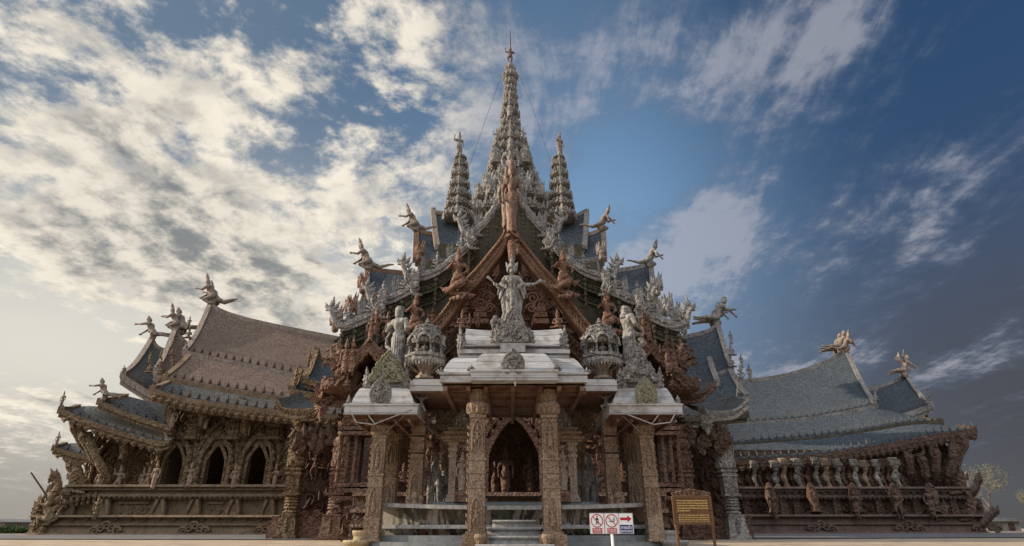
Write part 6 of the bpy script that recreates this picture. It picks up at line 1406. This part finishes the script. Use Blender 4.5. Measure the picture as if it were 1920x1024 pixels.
hero = human(crown='cap', hair='bun', skirt=.42, hd=(.02, -.02, .88), el=(-.17, .05, .62), hl=(-.10, -.14, .56), er=(.20, .03, .62), hr=(.24, -.10, .70))+[('c', (.02, -.01, .86), (.02, .0, .95), .07, .065), ('p', [(.16, -.06, .66), (.30, -.12, .56), (.28, -.10, .42), (.16, -.08, .34)], [.02, .025, .03, .03]), ('p', [(.20, -.08, .70), (.28, -.14, .78), (.33, -.12, .72)], [.03, .055, .03]), ('p', [(-.06, -.10, .40), (-.10, -.16, .30), (-.08, -.12, .18)], [.06, .07, .05])]
hero += folds(.08, .52, .10, .082, 16, .012)+garland(.55, .080, 18, .013)+garland(.72, .088, 14, .010)+garland(.93, .070, 12, .010)+garland(.97, .060, 12, .010)
PR['hero'] = sculpt('hooded_figure', hero, .0078, M['grey'], 1)
statue('back_turned_statue', 'hero', 742, 694, 15.2, 116, PI*.86, M['pale'], 'pale grey statue seen from behind on the left corner roof', natural=.97)
# crouching atlas figures under the beams
statue('atlas_figure', 'kneel', 789, 773, 14.55, 40, .15, M['pale'], 'pale kneeling atlas figure on the left banded pillar', natural=.86, group='kneeling figures on the banded pillars')
statue('atlas_figure', 'kneel', 1138, 772, 14.55, 42, -.35, M['pale'], 'pale kneeling atlas figure on the right banded pillar', natural=.86, group='kneeling figures on the banded pillars')
# standing deities and animal stacks in the porch
zs = ZF+.17
statue('standing_deity', 'stand', 865, 930, 15.25, 86, .1, M['tan'], 'grey-tan crowned standing deity in the left niche shrine', natural=1.17, z=ZF+.37)
statue('standing_deity', 'stand', 1058, 925, 15.25, 86, -.1, M['tan'], 'pinkish tan crowned standing deity in the right niche shrine', natural=1.17, z=ZF+.37)
for s in (-1, 1):
    q = (lambda v: v) if s < 0 else (lambda v: 1923-v); sd_ = 'left' if s < 0 else 'right'
    for px, pr, y, h, Y, mt, nm, lb in ((816, 'elephant', 948, 66, 16.3, 'pale', 'elephant_statue', 'outer grey elephant statue carrying lions, %s side of porch'), (829, 'elephant', 948, 64, 16.9, 'pale', 'elephant_statue', 'inner grey elephant statue carrying lions, %s side of porch'),
        (816, 'lion', 884, 36, 16.4, 'pale', 'lion_statue', 'grey lion standing on the outer elephant, %s side of porch'), (830, 'lion', 886, 36, 17.0, 'col', 'lion_statue', 'brownish lion standing on the inner elephant, %s side of porch'),
        (806, 'dance', 870, 66, 18.0, 'red', 'dancing_statue', 'red-brown dancing statue behind the animals, %s side of porch'), (831, 'stand', 850, 64, 16.9, 'col', 'standing_statue', 'brown crowned statue above the lions, %s side of porch'), (811, 'dragon', 852, 56, 17.4, 'red', 'beast_statue', 'red-brown beast above the lions, %s side of porch'),
        (755, 'sit', 905, 40, 18.5, 'red', 'seated_statue', 'red-brown seated statue in the dark side bay, %s side of porch')):
        statue(nm, pr, q(px), y, Y, h, s*.3*-1 if pr != 'dragon' else (0 if s < 0 else PI), M[mt], lb % sd_, natural=NAT[pr], group='figures inside the porch')
    mb = MB(); a = P(q(830), 950, 16.9); c = P(q(831), 740, 16.9); mb.tube([(a.x, 17.2, ZF), (a.x, 17.2, c.z)], [.09, .09], 8)
    for k in range(9): mb.lathe([(.10, 0), (.15, .05), (.10, .1)], (a.x, 17.2, ZF+.3*k+.2), 8)
    for k in range(5): mb.scroll((a.x+(k-2)*.14, 17.1, c.z-.15-.1*abs(k-2)), (1, 0, 0), (0, 0, 1), .16, 1.5, .3, 1 if k > 2 else -1)
    part('inner_post', mb, M['col'], porch)
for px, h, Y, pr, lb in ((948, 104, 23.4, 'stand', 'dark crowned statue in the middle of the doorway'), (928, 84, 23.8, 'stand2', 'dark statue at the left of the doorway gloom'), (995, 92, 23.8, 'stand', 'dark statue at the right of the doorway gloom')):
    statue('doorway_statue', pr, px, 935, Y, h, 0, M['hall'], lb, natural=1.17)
mb = MB(); a = P(960, 950, 23); mb.lathe([(.5, 0), (1.05, .0), (1.0, .1), (.85, .2), (1.0, .35), (1.1, .42), (1.1, .5)], (a.x, 23.6, ZF+.05), 18); tag(part('altar', mb, M['hall'], None, loc=(a.x, 23.6, ZF+.05)), 'low round-fronted brown altar inside the doorway', 'altar')
# figures along the left wing
for px, y, Y, h, pr, mt, lb in ((180, 925, 38.6, 52, 'stand', 'col', 'fawn standing figure at the outer end of the left arcade'), (217, 924, 38.6, 54, 'dance', 'col', 'fawn swaying figure under the outer blind arch'), (262, 922, 38.6, 48, 'stand', 'col', 'fawn crowned figure of a pair under the inner blind arch'), (272, 922, 38.4, 50, 'dance', 'col', 'fawn dancing figure of a pair under the inner blind arch'),
    (352, 916, 37.9, 52, 'stand2', 'col', 'fawn figure standing between the first and second arch windows'), (436, 916, 37.9, 48, 'stand', 'col', 'fawn figure standing between the second and third arch windows'), (513, 916, 37.9, 48, 'pray', 'col', 'fawn figure standing after the third arch window'),
    (286, 918, 37.8, 58, 'stand', 'col', 'fawn figure seated on the cornice corner before the first window'), (176, 975, 36.8, 50, 'stand', 'wing', 'dark fawn figure standing against the plinth below the arcade'),
    (318, 812, 38.0, 56, 'stand', 'col', 'fawn figure hanging under the main eave corner'), (463, 818, 38.4, 46, 'dance', 'col', 'fawn figure under the eave between window towers'), (384, 806, 38.4, 46, 'stand', 'col', 'fawn figure under the eave left of the second tower'), (226, 862, 38.4, 44, 'stand', 'col', 'fawn figure under the lower eave of the end bay')):
    statue('wall_figure', pr, px, y, Y, h, random.uniform(-.3, .3), M[mt], lb, natural=NAT[pr], group='figures standing along the left wing')
for px, y, h, pr, lb in ((1455, 974, 62, 'stand', 'dark brown figure leaning on the right wing plinth, nearest the hall'), (1610, 974, 64, 'pray', 'dark brown figure on the right wing plinth under the colonnade'), (1690, 974, 66, 'dance', 'dark brown figure on the right wing plinth near the colonnade end'), (1752, 972, 68, 'stand', 'dark brown figure on the right wing plinth, outermost')):
    statue('wall_figure', pr, px, y, 44.6, h, -.2, M['wingr'], lb, natural=NAT[pr], group='figures standing along the right wing')
statue('wall_figure', 'dance', 1716, 902, 46.8, 60, 0, M['wingr'], 'dark figure carved on the closed end wall of the slate wing', natural=1.17)
# rampant guardian on the outer left corner of the base
cg = thing('corner_guardian', 'dark fawn rampant beast wrapped in carved flames on the outer corner of the left base', 'statue', P(76, 985, 37))
for px, y, pr, h, r in ((80, 985, 'dragon', 78, 0), (70, 985, 'flame', 64, .4), (88, 975, 'flame', 56, 1.2), (62, 1000, 'flame', 40, 2), (76, 1003, 'sit', 26, 0), (92, 940, 'flame', 40, .9), (72, 960, 'sit', 28, .4)): put('beast' if pr == 'dragon' else 'flame' if pr == 'flame' else 'small_figure', PR[pr], P(px, y, 37.2 if pr == 'flame' else 36.9), cg, r, h*px2m(y, 37)/NAT[pr], M['wing'])
mb = MB(); a, b = P(88, 930, 36.7), P(58, 886, 36.5); mb.tube([a, b], [.05, .04], 6); tag(part('spear', mb, M['dark'], None, loc=a), 'dark broken spear shaft held by the corner beast', 'spear')

# ================================================================== signs
M['bwood'] = carved('varnished_sign_timber', (.07, .033, .016), (.145, .07, .034), (.19, .105, .055), 14, .5, .008, .5, .4, False)
def text_part(name, body, x, z, size, Y, mat, parent, squeeze=None):
    cu = bpy.data.curves.new('lettering', 'FONT'); cu.body = body; cu.size = size; cu.align_x = 'CENTER'; cu.extrude = .0015; cu.offset = size*.012
    o = link(bpy.data.objects.new('lettering', cu)); dg = bpy.context.evaluated_depsgraph_get(); me = bpy.data.meshes.new_from_object(o.evaluated_get(dg)); bpy.data.objects.remove(o); bpy.data.curves.remove(cu)
    me.materials.clear(); me.materials.append(mat); q = link(bpy.data.objects.new(name, me)); q.parent = parent; q.location = V((x, Y, z))-origin(parent); q.rotation_euler = (PI/2, 0, 0)
    if squeeze and q.dimensions.x > squeeze: q.scale.x = squeeze/q.dimensions.x
    return q
YS = 11.0; kp = px2m(980, YS)
c0 = P(1147, 982, YS); Xs = c0.x
sg = thing('sign', 'white three-panel sign on a white post reading no entry, no smoking and entrance', 'sign', (P(1150, 1024, YS).x, YS, 0))
mb = MB(); mb.tube([(P(1150, 1024, YS).x, YS+.03, 0), (Xs, YS+.03, ZP(998, YS)), (Xs-.005, YS+.03, ZP(970, YS))], .026, 10); part('post', mb, M['white'], sg)
z0, z1 = ZP(1001.5, YS), ZP(962, YS); pw = 27.0*kp
for i, (px_, nm) in enumerate(((1119.5, 'no entry panel'), (1147, 'no smoking panel'), (1174, 'entrance panel'))):
    X = P(px_, 982, YS).x; mb = MB(); mb.box((X, YS, z0), (pw, .012, z1-z0)); pa = part('panel', mb, M['white'], sg, 'white '+nm)
    fr = MB(); 
    for sx in (-1, 1): fr.box((X+sx*(pw/2-.004), YS-.0075, z0), (.004, .002, z1-z0))
    for z in (z0+.002, z1-.006): fr.box((X, YS-.0075, z), (pw-.012, .002, .004))
    part('border', fr, M['stoned'], pa)
    if i < 2:
        cc = V((X, YS-.008, z0+(z1-z0)*.63)); R = pw*.40; mb = MB()
        ring = [cc+V((math.cos(a)*R, 0, math.sin(a)*R)) for a in [2*PI*k/40 for k in range(41)]]
        mb.tube(ring, .0075, 6); mb.tube([cc+V((-R*.7, -.005, R*.7)), cc+V((R*.7, -.005, -R*.7))], .006, 6); part('prohibition_ring', mb, M['sred'], pa)
        bl = MB(); k = R*1.55
        if i == 0:   # walking man
            def stroke(p, r): bl.tube([cc+V((x*k, -.001, z*k)) for x, z in p], [v*k for v in r], 8, flat=.15)
            bl.lathe([(.0, -.004), (.075*k, -.003), (.075*k, .003), (0, .004)], (0, 0, 0), 14); hv = bl.v[:]; bl.v = [(cc.x+.03*k+x, cc.y+z*.6, cc.z+.40*k+y) for x, y, z in hv]
            stroke([(.02, .30), (.0, .0)], [.085, .07]); stroke([(.0, .02), (.09, -.18), (.12, -.42)], [.06, .05, .04]); stroke([(.0, .02), (-.07, -.20), (-.16, -.40)], [.06, .05, .04]); stroke([(.05, .27), (.16, .12), (.20, -.02)], [.04, .035, .025]); stroke([(-.02, .27), (-.13, .14), (-.20, .03)], [.04, .035, .025])
            part('walking_figure', bl, M['sblk'], pa)
        else:
            bl.box(cc+V((-.03*k, 0, -.10*k)), (.55*k, .004, .075*k)); bl.box(cc+V((.28*k, 0, -.10*k)), (.05*k, .004, .075*k))
            bl.tube([cc+V((x*k, 0, z*k)) for x, z in ((.24, .0), (.30, .10), (.18, .18), (.26, .28), (.20, .36))], .004, 5); bl.tube([cc+V((x*k, 0, z*k)) for x, z in ((.30, .0), (.37, .10), (.27, .17), (.34, .26))], .003, 5)
            part('cigarette', bl, M['sblk'], pa)
        mb = MB(); mb.box((X, YS-.0075, z0+.012), (pw*.68, .003, (z1-z0)*.25)); lb = part('caption_plate', mb, M['sred'], pa)
        text_part('lettering', ('ห้ามเข้า', 'ห้ามสูบบุหรี่')[i], X, z0+.012+(z1-z0)*.125, .048, YS-.0105, M['white'], pa, pw*.6); text_part('lettering', ('NO ENTRY', 'NO SMOKING')[i], X, z0+.024, .028, YS-.0105, M['white'], pa, pw*.6)
    else:
        zc_ = z0+(z1-z0)*.72; a = pw*.40; mb = MB(); mb.prism([(-a, -.022), (a*.25, -.022), (a*.25, -.055), (a, 0), (a*.25, .055), (a*.25, .022), (-a, .022)], (X, YS-.008, zc_), (1, 0, 0), (0, 0, 1), (0, -1, 0), .004); part('arrow', mb, M['sred'], pa)
        mb = MB(); mb.box((X, YS-.0075, z0+.012), (pw*.86, .003, (z1-z0)*.40)); part('caption_plate', mb, M['sblue'], pa)
        text_part('lettering', 'ทางเข้า', X, z0+(z1-z0)*.23, .075, YS-.0105, M['white'], pa, pw*.7); text_part('lettering', 'ENTRANCE', X, z0+.028, .046, YS-.0105, M['white'], pa, pw*.78)
# carved notice board
YB = 12.0; nb_ = thing('notice_board', 'varnished brown wooden notice board with scroll crest and yellow lettering on two legs', 'notice board', P(1303, 1024, YB))
xa, xb = P(1262, 955, YB).x, P(1335, 955, YB).x; z0, z1 = ZP(984, YB), ZP(930, YB); cx_ = (xa+xb)/2
mb = MB(); mb.box((cx_, YB, z0+.02), (xb-xa-.06, .02, z1-z0-.04)); part('panel', mb, M['bwood'], nb_)
mb = MB()
for x in (xa+.02, xb-.02): mb.box((x, YB, z0), (.05, .05, z1-z0))
for z in (z0, z1-.045): mb.box((cx_, YB, z), (xb-xa-.092, .046, .045))
part('frame', mb, M['bwood'], nb_)
mb = MB()
for k in range(9): h = .045+.035*(1-abs(k-4)/4); mb.scroll((cx_+(k-4)*(xb-xa)/9.2, YB, z1+h*.6), (1, 0, 0), (0, 0, 1), h, 1.4, .32, 1 if k > 4 else -1, 6)
mb.box((cx_, YB, z1+.001), (xb-xa-.03, .035, .022)); part('crest', mb, M['red'], nb_)
for x, xo in ((xa+.03, .0), (xb-.03, .0)):
    mb = MB(); mb.tube([(x+xo*1.0, YB, 0), (x, YB, z0)], [.030, .028], 8); mb.lathe([(.032, z0-.06), (.042, z0-.04), (.036, z0-.02), (.042, z0)], (x, YB, 0), 8); part('leg', mb, M['bwood'], nb_)
W_ = xb-xa-.16; rn = random.Random(3)
for blk, (zt_, n_, lh, last) in enumerate(((z1-.075, 5, .042, .4), (z1-.335, 5, .037, .95))):
    for i in range(n_):
        mb = MB(); x = cx_-W_/2+(.02 if blk and i == 0 else 0); xe = cx_+W_/2 if i < n_-1 else cx_-W_/2+W_*last; z = zt_-i*lh*1.08
        while x < xe:
            w_ = rn.uniform(.05, .16) if blk == 0 else rn.uniform(.025, .075)
            q_ = x
            while q_ < min(x+w_, xe):
                h = lh*rn.uniform(.32, .55); mb.box((q_+.004, YB-.0115, z-h), (.0055, .003, h)); 
                if rn.random() < .7: mb.box((q_+.0085, YB-.0115, z-h*rn.choice((1, .55, .2))), (.004, .003, .006))
                q_ += .0125
            x += w_+.012
        part('lettering', mb, M['syel'], nb_)

# ================================================================== trees, hedge and huts at the edges
M['bark'] = carved('tree_bark', (.09, .075, .06), (.17, .145, .12), (.2, .18, .15), 5, .6, .03, .9, .3, False)
def leafmat(name, a, b_):
    m, t, bs_ = pm(name, .6); oc = t.new('ShaderNodeTexCoord').outputs['Object']; t.link(t.mix(t.ss(t.noise(oc, 1.3, 3, .6), .35, .65), a, b_), bs_.inputs['Base Color']); bs_.inputs['Transmission Weight'].default_value = 0; return m
M['leaf'] = leafmat('olive_leaves', (.12, .118, .065), (.20, .19, .11)); M['hedge'] = leafmat('hedge_leaves', (.035, .075, .02), (.08, .13, .035))
def tree(px, py, Y, hpx, label, seed, spread=1.0, nl=5200):
    r = random.Random(seed); base = P(px, py, Y); base.z = 0; H = P(px, py-hpx, Y).z
    t = thing('tree', label, 'tree', base); tips = []; mb = MB()
    def grow(p, d, L, rad, lv):
        pts = [p]; 
        for k in range(4): d = (d+V((r.uniform(-.22, .22), r.uniform(-.22, .22), r.uniform(-.05, .14)))).normalized(); pts.append(pts[-1]+d*L/4)
        mb.tube(pts, [rad*(1-.16*k) for k in range(5)], 6 if lv < 2 else 4)
        if lv >= 4: tips.extend(pts[1:]); return
        if lv >= 3: tips.extend(pts[2:])
        for k in range(r.choice((2, 3, 3)) if lv else 4):
            a = r.uniform(0, 2*PI); nd = (d+V((math.cos(a), math.sin(a), r.uniform(-.1, .5)))*r.uniform(.55, .95)*spread).normalized(); grow(pts[r.choice((2, 3, 4, 4))], nd, L*r.uniform(.72, .95), rad*.52, lv+1)
    grow(base, V((0, 0, 1)), H*.24, H*.026, 0)
    zm = max(p.z for p in tips); kz = H/zm
    mb.v = [(x, y, z*kz) for x, y, z in mb.v]; part('trunk', mb, M['bark'], t)
    lf = MB()
    for k in range(nl):
        p = r.choice(tips); p = V((p.x, p.y, p.z*kz))+V((r.gauss(0, 1), r.gauss(0, 1), r.gauss(0, .7)))*H*.05; s_ = H*.0105*r.uniform(.6, 1.4)
        a = V((r.uniform(-1, 1), r.uniform(-1, 1), r.uniform(-.6, .6))).normalized(); b_ = a.cross(V((r.uniform(-1, 1), r.uniform(-1, 1), r.uniform(-1, 1)))).normalized()
        lf.add([p-a*s_, p+b_*s_*.5, p+a*s_, p-b_*s_*.5], [(0, 1, 2, 3)])
    part('crown', lf, M['leaf'], t); return t
tree(1868, 985, 76, 118, 'sparse olive-green tree beyond the right end of the base', 5, 1.6, 1500)
tree(1945, 985, 80, 66, 'thin tree cut by the right edge of the view', 9, 1.1, 4000)
M['concrete'] = carved('grey_concrete', (.16, .15, .135), (.27, .25, .225), (.20, .17, .13), 1.5, .4, .02, .9, .4, False)
M['roofing'] = carved('grey_metal_roofing', (.20, .20, .20), (.30, .30, .30), (.25, .23, .21), 2, .3, .01, .6, .4, False)
def hut(px0, px1, y0, y1, Y, mat, label, cat, ridge=.5, wallm=None):
    a, b_ = P(px0, y0, Y), P(px1, y0, Y); z1 = ZP(y1, Y); ze = .5+(z1-.5)*.55; t = thing('hut', label, cat, ((a.x+b_.x)/2, Y, 0))
    mb = MB(); mb.box(((a.x+b_.x)/2, Y+2, 0), (b_.x-a.x-.5, 4, ze)); part('wall', mb, wallm or M['concrete'], t)
    mb = MB(); xm = a.x+(b_.x-a.x)*ridge; mb.add([(a.x, Y-.3, ze), (b_.x, Y-.3, ze), (xm, Y-.3, z1), (a.x, Y+4.3, ze), (b_.x, Y+4.3, ze), (xm, Y+4.3, z1)], [(0, 1, 2), (5, 4, 3), (0, 2, 5, 3), (2, 1, 4, 5), (1, 0, 3, 4)]); part('roof', mb, mat, t)
    mb = MB(); mb.box(((a.x+b_.x)/2, Y-.03, .1), ((b_.x-a.x)*.25, .06, ze*.7)); part('door', mb, M['dark'], t)
hut(1876, 1919, 990, 971, 62, M['concrete'], 'low concrete hut with pitched roof by the right end of the base', 'hut', .72)
hut(-30, 12, 990, 973, 60, M['roofing'], 'low grey roofed shed at the left edge of the view', 'shed', .5)
hut(18, 42, 990, 974, 66, M['roofing'], 'small grey shed just left of the corner beast', 'shed', .55)
mb = MB(); r = random.Random(4); c = P(-6, 1000, 44)
for k in range(5200):
    x = c.x+r.uniform(-2.2, 1.3); y = c.y+r.uniform(0, 1.2); z = r.uniform(0, .42+.08*math.sin(x*3)); a = V((r.uniform(-1, 1), r.uniform(-1, 1), r.uniform(-1, 1))).normalized()*.07; b_ = a.cross(V((r.uniform(-1, 1), .3, r.uniform(-1, 1)))).normalized()*.035
    p = V((x, y, z)); mb.add([p-a, p+b_, p+a, p-b_], [(0, 1, 2, 3)])
tag(part('hedge', mb, M['hedge'], None, loc=(c.x, c.y, 0)), 'clipped green hedge at the bottom left edge of the paving', 'hedge')
